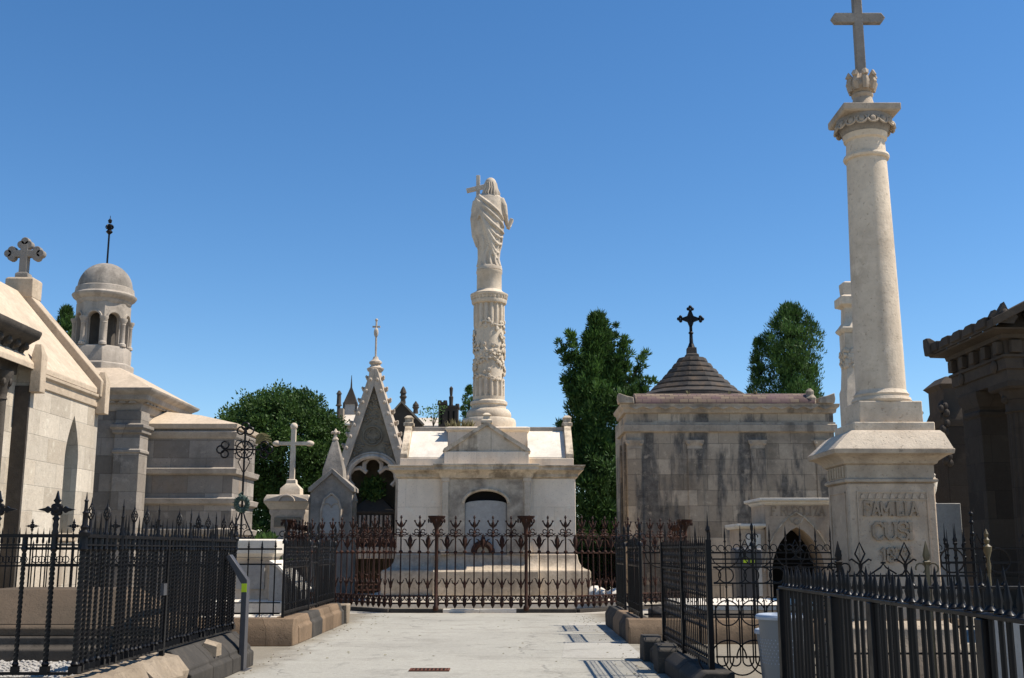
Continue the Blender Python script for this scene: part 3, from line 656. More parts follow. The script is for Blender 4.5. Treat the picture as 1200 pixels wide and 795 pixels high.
# ================================================================== LEFT SIDE
def twist(mb, x, z0, z1, half, turns, n=None, y=0):
    n = n or int((z1-z0)/.028); rs = []
    for i in range(n+1):
        u = i/n; a = turns*2*PI*u
        rs.append([(x+half*math.cos(a+j*PI/2)*1.25, y+half*math.sin(a+j*PI/2)*1.25, z0+(z1-z0)*u) for j in range(4)])
    return mb.rings(rs)
def spire(mb, z0, h, r):
    mb.lathe(0,0,[(r*1.5,z0),(r*1.6,z0+h*.08),(r*1.0,z0+h*.14),(r*1.25,z0+h*.2),(r*.8,z0+h*.26),(r*.75,z0+h*.5),(r*1.0,z0+h*.53),(r*.55,z0+h*.57),(r*.45,z0+h*.78),(r*.7,z0+h*.8),(r*.3,z0+h*.84),(r*.08,z0+h)],8)
def lantern(mb, z0, h, r):
    mb.lathe(0,0,[(r*1.2,z0),(r*1.3,z0+h*.07),(r*.7,z0+h*.12),(r*.7,z0+h*.4),(r*.5,z0+h*.44)],8)
    for i in range(6):
        a = i*PI/3; mb.tube([(r*(.4+1.2*math.sin(PI*u))*math.cos(a+u*2.2), r*(.4+1.2*math.sin(PI*u))*math.sin(a+u*2.2), z0+h*(.42+.36*u)) for u in (0,.2,.4,.6,.8,1)], r*.28, 5)
    mb.lathe(0,0,[(r*.5,z0+h*.76),(r*.7,z0+h*.79),(r*.3,z0+h*.85),(r*.06,z0+h)],8)
def star(mb, z, r, t=.03):
    w_ = r*.17
    for dx, dz in ((1,0),(-1,0),(0,1),(0,-1)):
        P_ = lambda u, v: (dx*u*r - dz*v, z + dz*u*r + dx*v)
        mb.prism([P_(.0,-w_*.6),P_(.38,-w_*.55),P_(.50,-w_*1.15),P_(.62,-w_*.6),P_(1.05,0),P_(.62,w_*.6),P_(.50,w_*1.15),P_(.38,w_*.55),P_(.0,w_*.6)],'y',-t/2,t/2)
    for a in (45,135,225,315): mb.blob((r*.24*math.cos(R(a)),0,z+r*.24*math.sin(R(a))),(r*.17,t*.7,r*.17),7,5)
    mb.blob((0,0,z),(r*.22,t,r*.22),8,6)

# plot A: black twisted fence on a rock kerb -----------------------------------------------------------
AX, AY0, AY1, AZ = -3.95, 10.4, 16.1, .48
AH = 1.25
FA = thing('twisted_fence', 'black iron fence of twisted bars with star and spire tops round the gravel plot', 'fence', (AX,AY0,AZ))
O0 = Vector((0,0,0))
def tw_bar(r=.0135, top=None, h=.2, H=AH):
    m = MB(); m.box(-r*1.7,r*1.7,-r*1.7,r*1.7,.03,.09); m.lathe(0,0,[(r*1.3,.09),(r*1.8,.11),(r*1.2,.13)],8); twist(m,0,.13,H-.14,r,H*4.6,int(H*44)); m.lathe(0,0,[(r*1.2,H-.14),(r*1.9,H-.12),(r*1.5,H-.09),(r*1.5,H)],8)
    if top == 'spike': m.lathe(0,0,[(r*1.1,H),(r*1.2,H+h*.15),(r*.6,H+h*.25),(r*.8,H+h*.32),(r*.1,H+h)],6)
    if top == 'lantern': lantern(m,H,h,r*1.25)
    if top == 'spire': spire(m,H,h,r*1.2)
    return m
mA = {k_: mesh_of(tw_bar(.0165,k_,h_),'twisted_bar','iron_black',O0) for k_,h_ in (('spike',.22),('lantern',.36),('spire',.38))}
# path side
n = 42
for i in range(1,n):
    y = AY0+(AY1-AY0)*i/n
    if abs(y-12.95) < .07: continue
    kind = 'spike'
    if i % 9 == 1 or i % 9 == 4: kind = 'lantern'
    if i % 9 == 7: kind = 'spire'
    put('twisted_bar', mA[kind], FA, (AX+random.gauss(0,.003),y+random.gauss(0,.006),AZ+random.gauss(0,.005)), random.uniform(0,.8)).rotation_euler.y = random.gauss(0,.004)
n2 = 22
mF = mesh_of(tw_bar(.018,None),'plain_bar','iron_black',O0)
fb = tw_bar(.021,None); fb.lathe(0,0,[(.03,AH),(.035,AH+.03),(.024,AH+.06),(.03,AH+.10),(.02,AH+.14)],8); star(fb,AH+.24,.165); mS = mesh_of(fb,'star_post','iron_black',O0)
for i in range(1,n2):
    x = AX-.27*i
    put('star_post' if i % 2 else 'plain_bar', mS if i % 2 else mF, FA, (x,AY0,AZ))
m = tw_bar(.026,None); spire(m,AH,.40,.034); cpm = mesh_of(m,'corner_post','iron_black',O0)
put('corner_post', cpm, FA, (AX,AY0,AZ)); put('corner_post', cpm, FA, (AX,AY1,AZ))
m = MB(); m.box(AX-.025,AX+.025,12.92,12.98,AZ-.05,AZ+AH); part('gate_post', m, 'iron_black', FA)
m = MB(); m.box(AX-.03,AX+.03,12.80,12.915,AZ+.62,AZ+.75); part('lock_box', m, 'sign_metal', FA)
for z, h in ((.015,.03),(AH-.015,.04),(AH-.09,.02)):
    m = MB(); m.box(AX-.026,AX+.026,AY0+.03,AY1,AZ+z,AZ+z+h*.8); part('rail', m, 'iron_black', FA)
    m = MB(); m.box(AX-6,AX-.03,AY0-.026,AY0+.026,AZ+z,AZ+z+h*.8); part('rail', m, 'iron_black', FA)
m = MB()
for i in range(44):
    y = AY0+.1+(AY1-AY0-.2)*i/43; m.arc((AX,y,AZ+AH-.05),.045,0,180,.008,'yz',6,4)
part('scroll_band', m, 'iron_black', FA)
# rear fence of the same kind with small star tops
FR = thing('star_fence', 'thin black iron fence with small star tops behind the brown slab', 'fence', (AX-.2,AY1+.0,.4))
fb = MB(); fb.tube([(0,0,0),(0,0,1.42)],.012,6); star(fb,1.52,.10,.02); fb.blob((0,0,1.36),.024,6,4); ms1 = mesh_of(fb,'star_bar','iron_black',O0)
fb = MB(); fb.tube([(0,0,0),(0,0,1.28)],.009,6); fb.lathe(0,0,[(.018,1.28),(.02,1.31),(.002,1.5)],6); fb.arc((0,0,1.05),.05,0,359,.008,n=8); ms2 = mesh_of(fb,'thin_bar','iron_black',O0)
for i in range(60):
    x = AX-.28-.085*i; put('star_bar' if i % 7 == 3 else 'thin_bar', ms1 if i % 7 == 3 else ms2, FR, (x,AY1,.42))
for z in (.5,1.37,1.62):
    m = MB(); m.box(AX-5.4,AX-.2,AY1-.013,AY1+.013,z,z+.024); part('rail', m, 'iron_black', FR)
# kerb of plot A
KA = thing('rock_kerb', 'kerb of broken pale rock and black moulded stone under the twisted fence', 'kerb', (AX,AY0,0))
yy = AY0-.2; i = 0
while yy < 12.3:
    L = random.uniform(.7,1.15); m = MB()
    m.rings([[(AX-.24,y,0),(AX+.22+random.uniform(-.03,.06),y,0),(AX+.24+random.uniform(-.05,.05),y,.24),(AX+.13+random.uniform(-.05,.03),y,.42),(AX-.15,y,AZ-.02+random.uniform(-.03,.0)),(AX-.24,y,.3)] for y in np.linspace(yy,yy+L-.03,9)]); m.wobble(.045,4.0,i)
    part('kerb_stone', m, 'kerb_pale', KA, label='broken pale rock kerb stone'); yy += L; i += 1
while yy < 16.1:
    L = min(.95, 16.25-yy); m = MB()
    m.prism([(AX-.22,0),(AX+.30,0),(AX+.30,.20),(AX+.25,.23),(AX+.25,.27),(AX+.17,.36),(AX+.08,AZ-.05),(AX+.04,AZ-.01),(AX-.22,AZ-.01)],'y',yy,yy+L-.015)
    m.wobble(.008,6,i); part('kerb_stone', m, 'kerb_black', KA, .015, label='black moulded kerb stone'); yy += L; i += 1
m = MB(); m.rings([[(AX+.02,y,.3),(AX+.27,y,.29),(AX+.25,y,.42),(AX+.1,y,AZ)] for y in np.linspace(14.3,14.55,6)]); m.wobble(.05,5,77); part('kerb_stone', m, 'kerb_pale', KA, label='lump on the black kerb with its highlight painted pale')  # dark kerb lump, its highlight put into the pale colour
m = MB(); m.box(AX-6,AX-.25,AY0-.16,AY0+.16,0,AZ-.02); part('kerb_stone', m, 'kerb_black', KA, .02)
# gravel
gs = MB(); gs.add([(AX-6,AY0+.17,.30),(AX-.23,AY0+.17,.30),(AX-.23,AY1+.3,.30),(AX-6,AY1+.3,.30)],[(0,1,2,3)])
for i in range(2600):
    x = random.uniform(AX-3.6,AX-.26); y = random.uniform(AY0+.2,AY0+3.2); r = random.uniform(.012,.03)
    gs.blob((x,y,.30+r*.3),(r,r*random.uniform(.6,1),r*.7),5,3)
part('gravel', gs, 'gravel_mat', kind='stuff')
# low tomb slab in plot A
TS = thing('slab_tomb', 'low dark tomb with a sloping brown slab inside the twisted fence', 'tomb', (AX-1.9,14.7,.3))
m = MB(); m.stack(AX-2.0,14.7,[(1.75,1.05,.30),(1.75,1.05,.44),(1.66,.96,.47),(1.66,.96,.58)]); part('plinth', m, 'black_stone', TS, .02)
m = MB(); m.stack(AX-2.0,14.7,[(1.60,.9,.58),(1.60,.9,.68),(1.54,.86,.71)]); part('base', m, 'slab_brown', TS, .015)
m = MB(); m.rings([[(AX-3.5,13.88,z),(AX-.5,13.88,z),(AX-.5,15.52,z),(AX-3.5,15.52,z)] if z < .75 else [(AX-2.6,14.3,z),(AX-1.0,14.3,z),(AX-1.0,15.1,z),(AX-2.6,15.1,z)] for z in (.712,1.12)]); part('slab', m, 'slab_brown', TS, .015)
m = MB(); m.stack(AX-3.3,13.1,[(.7,.3,.30),(.66,.26,.5),(.5,.2,.56)]); o = part('kerb_block', m, 'black_stone', TS, .02)
# reading sign
SY, SX = 15.5, xat(283,15.5,.3)
SG = thing('sign_lectern', 'tall bent grey metal sign stand with a yellow-green sticker beside the path', 'sign stand', (SX,SY,0))
zt_ = zat(680,SY); zl = zat(650,SY); xl = xat(267,SY,1.5)
m = MB(); m.prism([(SX-.03,.014),(SX+.045,.014),(SX+.045,zt_),(xl+.03,zl),(xl-.02,zl-.03),(SX-.03,zt_-.06)],'y',SY-.03,SY+.14); part('bent_plate', m, 'sign_metal', SG, .006)
m = MB(); m.box(SX-.36,SX+.08,SY-.08,SY+.32,.0,.013); part('base_plate', m, 'sign_metal', SG)
m = MB(); m.box(SX-.03,SX+.044,SY-.033,SY-.0305,zat(694,SY),zat(684,SY)); part('sticker', m, 'sticker', SG)

# generic iron plot fence ------------------------------------------------------------------------
def frieze_bar(H, r=.011, sp=.11):
    m = MB(); m.box(-r*1.6,r*1.6,-r*1.6,r*1.6,.02,.09); m.tube([(0,0,.05),(0,0,H)],r,6)
    m.lathe(0,0,[(r*1.2,H),(r*1.9,H+.02),(r,H+.05),(r*1.4,H+.08),(.001,H+.17)],6)
    for z in (H-.30,H-.18,H-.06):
        m.arc((0,0,z+.01),sp*.42,0,359,.007,n=10,k=4)
    m.blob((0,0,H-.12),.02,6,4); m.blob((0,0,H-.34),.018,6,4); m.blob((0,0,.22),.018,6,4)
    return m
def spear_bar(H, r=.010, h=.2):
    m = MB(); m.tube([(0,0,.02),(0,0,H)],r,6); m.blob((0,0,H-.2),.02,6,4); m.lathe(0,0,[(r*1.2,H),(r*2.2,H+.02),(r*1.1,H+.045),(r*1.5,H+h*.4),(.001,H+h)],6)
    return m
def straight(root, me, name, p0, p1, z, sp, mat, rails, skip=0):
    a, b_ = Vector((*p0,z)), Vector((*p1,z)); d = b_-a; L = d.length; d /= L; ang = math.atan2(d.y,d.x); n = max(2,round(L/sp))
    for i in range(skip,n):
        o = put(name, me, root, a+d*(L*(i+.5)/n+random.gauss(0,.006))+Vector((0,0,random.gauss(0,.006))), ang+random.gauss(0,.05)); o.rotation_euler.x = random.gauss(0,.006)
    for rz, h in rails:
        m = MB(); m.bar(a+Vector((0,0,rz)), b_+Vector((0,0,rz)), .026, h); part('rail', m, mat, root)
    return n
# plot B
BX, BY0, BY1, BZ = -3.95, 19.65, 25.2, .46
BH = 1.2
FB = thing('frieze_fence', 'black iron fence with a dense ringed frieze on the brown stone kerb', 'fence', (BX,BY0,BZ))
mB1 = mesh_of(frieze_bar(BH),'frieze_bar','iron_black',O0)
straight(FB, mB1, 'frieze_bar', (BX,BY0+.05), (BX,22.0), BZ, .11, 'iron_black', ((.08,.05),(BH-.36,.03),(BH-.01,.03)))
straight(FB, mB1, 'frieze_bar', (BX,23.0), (BX,BY1), BZ, .11, 'iron_black', ((.08,.05),(BH-.36,.03),(BH-.01,.03)))
mB2 = mesh_of(spear_bar(BH-.02,.012,.14),'spear_bar','iron_black',O0)
straight(FB, mB2, 'spear_bar', (BX-.05,BY0), (BX-4.5,BY0), BZ, .235, 'iron_black', ((.07,.03),(.25,.02),(BH-.30,.025),(BH-.04,.03)))
straight(FB, mB2, 'spear_bar', (BX,22.1), (BX,22.95), BZ, .2, 'iron_black', ((.08,.04),(BH-.3,.03)))
m = MB(); m.tube([(0,0,0),(0,0,1.30)],.026,8); m.lathe(0,0,[(.05,1.25),(.05,1.30),(.02,1.34),(.035,1.40),(.015,1.5),(.03,1.56),(.03,1.6),(.002,1.68)],8)
for s_ in (-1,1): m.arc((s_*.055,0,1.42),.05,-20,290,.010,n=9); m.arc((0,s_*.055,1.42),.05,-20,290,.010,'yz',9)
cpB = mesh_of(m,'scroll_post','iron_black',O0)
for y in (BY0,22.05,22.97,BY1): put('scroll_post', cpB, FB, (BX,y,BZ))
KB_ = thing('sandstone_kerb', 'brown sandstone kerb with chamfered blocks under the ringed frieze fence', 'kerb', (BX,BY0,0))
def kerbrun(root, axis, c, a, b_, h, wd, L0, mat, dark=None, seed=0):
    y = a; i = 0
    while y < b_-.05:
        L = min(L0*random.uniform(.85,1.15), b_-y)
        if b_-y-L < .25: L = b_-y
        q = [(c-wd/2,0),(c+wd/2,0),(c+wd/2,h*.62),(c+wd/2-.05,h*.72),(c+wd/2-.05,h*.8),(c+wd/2-.09,h-.0),(c-wd/2+.09,h),(c-wd/2+.05,h*.8),(c-wd/2,h*.62)]
        m = MB(); m.prism(q, 'y' if axis == 'y' else 'x', y, y+L-.012); m.wobble(.012,3,seed+i)
        part('kerb_stone', m, (dark if dark and i % 3 == 1 else mat), root, .02); y += L; i += 1
kerbrun(KB_,'y',BX,BY0+.27,BY1,BZ,.5,1.1,'brown_kerb','kerb_black'); kerbrun(KB_,'x',BY0,BX-5,BX+.25,BZ,.5,1.0,'brown_kerb')
m = MB(); m.box(BX-.32,BX+.30,BY1+.02,BY1+.55,0,.40); m.wobble(.05,3,5); part('kerb_stone', m, 'kerb_pale', KB_, .03, label='pale broken corner stone')
# white tombs inside plot B
WT = thing('white_slab_tomb', 'white stone tomb with moulded cap carrying the wrought iron cross', 'tomb', (-5.6,22.3,0))
wx = xat(295,22.3,1.2); 
m = MB(); m.stack(wx,22.6,[(.85,.8,0),(.85,.8,.35),(.78,.73,.40),(.78,.73,.62),(.70,.66,.66)]); part('base', m, 'marble_white', WT, .015)
m = MB(); m.stack(wx,22.6,[(.46,.42,.66),(.40,.38,.75),(.38,.36,1.40),(.42,.4,1.46)]); part('die', m, 'column_stone', WT, .012); m = MB(); m.box(wx-.28,wx+.28,22.6-.40,22.6-.381,.85,1.32); part('panel', m, 'grey_plain', WT, .008)
zc = zat(632,22.3); m = MB(); m.stack(wx,22.6,[(.40,.38,1.46),(.48,.46,1.54),(.50,.48,zc-.1),(.50,.48,zc-.02),(.44,.42,zc)]); part('cap', m, 'marble_white', WT, .012)
m = MB(); m.prism([(wx+.43,.62),(wx+1.02,.62),(wx+1.02,.80),(wx+.60,1.26),(wx+.43,1.36)],'y',21.9,23.1); part('sloping_slab', m, 'grey_plain', WT, .012, label='grey sloping slab with a pale edge')
m = MB(); m.prism([(wx+.43,1.363),(wx+.60,1.263),(wx+1.02,.803),(wx+1.05,.84),(wx+.62,1.31),(wx+.43,1.41)],'y',21.87,23.13); part('slab_edge', m, 'marble_white', WT, .006)
m = MB(); m.box(wx-.8,wx+1.05,21.6,23.4,0,.16); part('step', m, 'marble_white', WT, .012)
# wrought iron cross on it
ix = xat(283,22.3,3); IZ = zc; IY = 22.45
IC = thing('wrought_cross', 'tall scrolled wrought iron cross with a green wreath above the white tomb', 'cross', (ix,IY,IZ))
m = MB(); top = zat(498,IY); bar = zat(527,IY)
m.tube([(ix,IY,IZ),(ix,IY,top-.05)],.022,6)
m.tube([(ix-.36,IY,bar),(ix+.36,IY,bar)],.02,6); part('shaft', m, 'iron_black', IC)
m = MB()
def trefoil(c, ax, r=.09, th=.017):
    for d_ in ((1,0),(0,1),(-1,0),(0,-1)):
        if d_ == (-ax[0],-ax[1]): continue
        m.arc((c[0]+d_[0]*r,c[1],c[2]+d_[1]*r),r*.85,0,359,th,n=10,k=4)
trefoil((ix-.40,IY,bar),(-1,0)); trefoil((ix+.40,IY,bar),(1,0)); trefoil((ix,IY,top-.12),(0,1))
m.arc((ix,IY,bar),.17,0,359,.017,n=18)
for a in range(0,360,45): m.tube([(ix,IY,bar),(ix+.24*math.cos(R(a+22)),IY,bar+.24*math.sin(R(a+22)))],.008,4)
for a in (45,135,225,315): m.arc((ix+.17*math.cos(R(a)),IY,bar+.17*math.sin(R(a))),.07,0,300,.009,n=9)
for s_ in (-1,1):
    m.tube([(ix+s_*.02,IY,bar-.45),(ix+s_*.12,IY,bar-.25),(ix+s_*.04,IY,bar-.12)],.01,4)
part('scrollwork', m, 'iron_black', IC)
m = MB(); zb_ = zat(618,IY)
for s_ in (-1,1):
    m.tube([(ix+s_*.03,IY,zat(600,IY)),(ix+s_*.07,IY,zat(608,IY)),(ix+s_*.26,IY,IZ+.02)],.016,5)
    m.arc((ix+s_*.14,IY,IZ+.10),.085,-60,280,.012,n=12); m.arc((ix+s_*.06,IY,IZ+.24),.05,-60,280,.010,n=10); m.arc((ix+s_*.2,IY,IZ+.03),.05,0,200,.010,n=8)
m.tube([(ix-.28,IY,IZ+.015),(ix+.28,IY,IZ+.015)],.016,5); part('scroll_foot', m, 'iron_black', IC)
m = MB(); wz = zat(591,IY)
for i in range(20):
    a = i*2*PI/20; m.blob((ix+.11*math.cos(a),IY-.03,wz+.12*math.sin(a)),(.055,.03,.055),6,4)

for i in range(60):
    a = random.uniform(0,2*PI); r_ = random.uniform(.08,.20); m.tube([(ix+.09*math.cos(a),IY-.04,wz+.10*math.sin(a)),(ix+r_*math.cos(a+.3),IY-.05-random.random()*.04,wz+r_*1.05*math.sin(a+.3))],[.022,.004],4)
m.tube([(ix,IY-.03,wz+.1),(ix-.05,IY-.03,wz+.2),(ix+.01,IY-.03,wz+.25)],[.04,.03,.005],5); part('wreath', m, 'iron_patina', IC)
m = MB()
for i in range(26):
    a = random.uniform(-.6,2.4); m.tube([(ix+.22,IY,bar+.12),(ix+.30+.1*math.cos(a),IY+.02,bar+.2+.12*math.sin(a)),(ix+.34+.2*math.cos(a),IY+.04,bar+.14+.2*math.sin(a))],[.012,.012,.004],4)
part('dried_bouquet', m, 'leaf_dry', IC)

# ------------------------------------------------------------------ lit chapel on the far left
CXW = -8.75; CH0, CH1 = 20.0, 23.35
ev0 = zat(447,20.05); 
CHP = thing('gabled_chapel', 'pale sunlit chapel with a lancet window and a stone cross on its gable', 'chapel', (CXW,CH0,0))
RX, RZ = -10.55, zat(338,23.3)+.0
EV = zat(462,23.2)
wy0, wy1, wb, wtp = 21.75, 22.42, zat(625,22.2), zat(488,22.2); wm = (wy0+wy1)/2; wspr = wtp-.85
def lancet(y0, y1, spr, top, side):
    ym = (y0+y1)/2; hw = (y1-y0)/2; out = []
    for i in range(9):
        u = i/8; out.append((ym+side*hw*(1-u**1.7), spr+(top-spr)*u))
    return out
m = MB(); m.prism([(CH0,0),(wm,0),(wm,wb),(wy0,wb)]+lancet(wy0,wy1,wspr,wtp,-1)+[(wm,EV),(CH0,EV)],'x',CXW-.34,CXW)
m.prism([(wm,0),(CH1,0),(CH1,EV),(wm,EV)]+lancet(wy0,wy1,wspr,wtp,1)[::-1]+[(wy1,wb),(wm,wb)],'x',CXW-.34,CXW); part('wall', m, 'chapel_wall', CHP)
wn = MB(); wn.prism([(wy0-.02,wb-.02),(wy1+.02,wb-.02),(wy1+.02,wspr)]+lancet(wy0-.02,wy1+.02,wspr,wtp+.02,1)+lancet(wy0-.02,wy1+.02,wspr,wtp+.02,-1)[::-1],'x',CXW-.33,CXW-.30); wo_ = part('window', wn, 'window_glass', CHP)
fr = MB()
for z in np.arange(wb+.25,wspr,.32): fr.bar((CXW-.285,wy0,z),(CXW-.285,wy1,z),.02,.02)
fr.bar((CXW-.285,wm,wb),(CXW-.285,wm,wtp-.05),.02,.03); part('frame', fr, 'iron_black', wo_)
m = MB(); m.box(CXW-.3,CXW+.06,wy0-.1,wy1+.1,wb-.16,wb-.02); part('sill', m, 'chapel_trim', wo_, .01)
m = MB(); m.rings([[(CXW-.34,CH1-.3,0),(CXW-.34,CH1,0)]+[(CXW-.34,CH1,EV),(CXW-.34,CH1-.3,EV)]]) if False else None
m = MB(); m.prism([(CXW-.345,0),(CXW-.345,EV),(RX,RZ-.35),(2*RX-CXW,EV),(2*RX-CXW,0)],'y',CH1-.3,CH1-.01); part('gable_wall', m, 'chapel_wall', CHP)
m = MB(); m.prism([(2*RX-CXW,0),(2*RX-CXW+.3,0),(2*RX-CXW+.3,EV),(2*RX-CXW,EV)],'y',16,CH1-.31); part('back_wall', m, 'chapel_wall', CHP)
# roof slope facing the path, and the far slope
m = MB(); m.prism([(CXW+.06,EV-.02),(CXW+.06,EV+.10),(RX,RZ-.10),(RX,RZ-.24)],'y',16.0,CH1-.30); rf = part('roof', m, 'chapel_roof', CHP, .02)
m = MB(); m.prism([(2*RX-CXW-.06,EV-.02),(2*RX-CXW-.06,EV+.10),(RX-.003,RZ-.10),(RX-.003,RZ-.24)],'y',16.0,CH1-.30); part('roof', m, 'chapel_roof', CHP, .02)
m = MB(); ez = EV
m.prism([(CXW+.002,ez-.30),(CXW+.035,ez-.28),(CXW+.035,ez-.12),(CXW+.09,ez-.08),(CXW+.09,ez-.025),(CXW+.002,ez-.025)],'y',CH0,CH1-.1); part('cornice', m, 'chapel_trim', CHP, .008)
# gable coping at the far end and its kneelers
for y0,y1 in ((CH1-.285,CH1+.12),):
    m = MB(); m.prism([(CXW+.12,EV-.08),(CXW+.14,EV+.26),(RX,RZ+.10),(RX,RZ-.30)],'y',y0,y1); m.prism([(2*RX-CXW-.12,EV-.08),(2*RX-CXW-.14,EV+.26),(RX-.002,RZ+.10),(RX-.002,RZ-.30)],'y',y0,y1); part('gable_coping', m, 'chapel_trim', CHP, .02)
for y in (CH0-.02,CH1-.12):
    m = MB(); m.rings([[(CXW+.003,y-.08,EV-.42),(CXW+.2,y-.08,EV-.42),(CXW+.2,y+.16,EV-.42),(CXW+.003,y+.16,EV-.42)],[(CXW+.003,y-.08,EV+.26),(CXW+.2,y-.08,EV+.26),(CXW+.2,y+.16,EV+.26),(CXW+.003,y+.16,EV+.26)],[(CXW+.003,y+.03,EV+.48),(CXW+.12,y+.03,EV+.48),(CXW+.12,y+.09,EV+.48),(CXW+.003,y+.09,EV+.48)]]); part('kneeler', m, 'chapel_trim', CHP, .012)
bx = xat(30,CH1,RZ)
m = MB(); m.stack(RX+.02,CH1-.06,[(.30,.24,RZ-.25),(.30,.24,RZ+.16),(.26,.2,RZ+.20)]); part('cross_block', m, 'chapel_trim', CHP, .015)
cxz = zat(299,CH1)
c3 = MB(); zb_ = RZ+.2; ctop = zat(284,CH1)
c3.box(RX-.085,RX+.085,CH1-.15,CH1+.01,zb_,ctop-.08)
c3.box(RX-.27,RX+.27,CH1-.149,CH1+.009,cxz-.075,cxz+.075)
for ax,az in ((-1,0),(1,0),(0,1)):
    c_ = (RX+ax*.27, cxz+az*.20)
    for d_ in ((1,0),(-1,0),(0,1),(0,-1)):
        if (d_[0],d_[1]) == (-ax,-az): continue
        q = MB(); q.lathe(0,0,[(.088,-.078),(.088,.078)],14); c3.merge(q, Matrix.Translation((c_[0]+d_[0]*.075,CH1-.07,c_[1]+d_[1]*.075)) @ Matrix.Rotation(PI/2,4,'X'))
CC = thing('budded_cross', 'weathered grey stone cross with budded arms on the sunlit chapel gable', 'cross', (RX,CH1-.07,zb_))
part('stone_cross', c3, 'grey_cross_stone', CC, .012)
m = MB(); m.stack(RX,CH1-.07,[(.14,.11,zb_),(.14,.11,zb_+.1),(.095,.085,zb_+.14)]); part('foot', m, 'grey_cross_stone', CC, .01)
# recessed near bay with a dark carved entablature
NX_ = -9.02
m = MB(); m.box(NX_-.3,NX_,15.5,CH0-.003,0,EV-.05); part('near_wall', m, 'chapel_wall', CHP)
m = MB(); m.box(CXW-.34,CXW-.002,CH0-.06,CH0-.003,0,EV-.3); part('return_face', m, 'black_stone', CHP)  # shade on the camera-facing return is put into its black colour
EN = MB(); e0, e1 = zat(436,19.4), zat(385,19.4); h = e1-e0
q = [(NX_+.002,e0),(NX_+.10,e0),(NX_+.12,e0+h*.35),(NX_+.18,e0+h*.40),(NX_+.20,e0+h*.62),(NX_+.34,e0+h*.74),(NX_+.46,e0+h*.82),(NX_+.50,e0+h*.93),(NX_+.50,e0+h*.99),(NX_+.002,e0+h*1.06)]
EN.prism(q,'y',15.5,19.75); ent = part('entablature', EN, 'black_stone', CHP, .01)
for i in range(12):
    y = 19.6-.34*i; m = MB(); m.rings([[(NX_+.19,y-.07,e0+h*.64),(NX_+.19,y+.07,e0+h*.64),(NX_+.32,y+.07,e0+h*.70),(NX_+.32,y-.07,e0+h*.70)][::-1] , [(NX_+.12,y-.07,e0+h*.36),(NX_+.12,y+.07,e0+h*.36),(NX_+.16,y+.07,e0+h*.36),(NX_+.16,y-.07,e0+h*.36)][::-1]])
    m.blob((NX_+.28,y,e0+h*.62),(.07,.075,.07),8,6); m.blob((NX_+.16,y,e0+h*.40),(.06,.06,.05),8,6); part('bracket', m, 'black_stone', ent)
for i in range(5):
    y = 19.3-.75*i; m = MB(); m.lathe(NX_+.07,y,[(.10,e0-.5),(.08,e0-.46),(.085,e0-.4),(.15,e0-.12),(.17,e0-.05),(.17,e0-.002)],12)
    for a in range(0,360,60): m.blob((NX_+.07+.12*math.cos(R(a)),y+.12*math.sin(R(a)),e0-.2),(.05,.05,.08),6,5)
    m.lathe(NX_+.07,y,[(.09,0),(.08,e0-.5)],12); part('colonnette', m, 'chapel_trim' if i else 'black_stone', CHP)

# ------------------------------------------------------------------ domed mausoleum
DX, DY = xat(116.5,27.7,6), 27.7
DM = thing('domed_mausoleum', 'grey stone mausoleum with an arcaded lantern and small dome behind the chapel', 'mausoleum', (DX,DY,0))
HW = 1.62; zk1 = zat(455,DY-HW-.3); zk0 = zat(482,DY-HW)
m = MB(); m.stack(DX,DY,[(HW,HW,0),(HW,HW,zk0)]); part('body', m, 'grey_ashlar', DM)
h = zk1-zk0
m = MB(); m.stack(DX,DY,[(HW+.02,HW+.02,zk0),(HW+.06,HW+.06,zk0+h*.15),(HW+.06,HW+.06,zk0+h*.35),(HW+.22,HW+.22,zk0+h*.5),(HW+.24,HW+.24,zk0+h*.72),(HW+.36,HW+.36,zk0+h*.86),(HW+.40,HW+.40,zk0+h*.98),(HW+.40,HW+.40,zk1)]); cn = part('cornice', m, 'grey_trim', DM)
m = MB()
for i in range(13):
    for fx in (0,1):
        u = -HW+2*HW*(i+.5)/13
        if fx == 0: m.prism([(DX+u-.11,zk0+h*.36),(DX+u,zk0+h*.50),(DX+u+.11,zk0+h*.36)][::1],'y',DY-HW-.16,DY-HW-.061)
        else: m.prism([(DY+u-.11,zk0+h*.36),(DY+u,zk0+h*.50),(DY+u+.11,zk0+h*.36)],'x',DX+HW+.061,DX+HW+.16)
part('dentil_band', m, 'grey_trim', cn)
zL = zat(432,DY-.7)
m = MB(); m.rings([[(DX-a,DY-a,z),(DX+a,DY-a,z),(DX+a,DY+a,z),(DX-a,DY+a,z)] for a,z in ((HW+.38,zk1+.002),(.80,zL))]); part('roof', m, 'chapel_roof', DM, .015)
for sx in (-1,1):
    for sy in (-1,1):
        m = MB(); px_, py_ = DX+sx*(HW-.22), DY+sy*(HW-.22); a = .30; zq = zat(540,DY-HW)
        m.stack(px_,py_,[(a,a,0),(a,a,zk0-1.0),(a+.03,a+.03,zk0-.98),(a+.03,a+.03,zk0-.92),(a,a,zk0-.90),(a,a,zk0-.55),(a+.05,a+.05,zk0-.52),(a+.05,a+.05,zk0-.45),(a+.1,a+.1,zk0-.4),(a+.1,a+.1,zk0-.33),(a,a,zk0-.3),(a,a,zk0-.003)]); part('corner_pilaster', m, 'grey_ashlar', DM, .008)
m = MB()
for i in range(3):
    c_ = DX-1.02+.62*i; 
    m.tube([(c_+.2*math.cos(R(a)),DY-HW-.02,zk0-.38+.2*math.sin(R(a))) for a in range(0,181,20)],.05,5); m.box(c_-.31-.08,c_-.31+.08,DY-HW-.1,DY-HW-.003,zk0-.52,zk0-.38)
part('blind_arcade', m, 'grey_trim', DM)
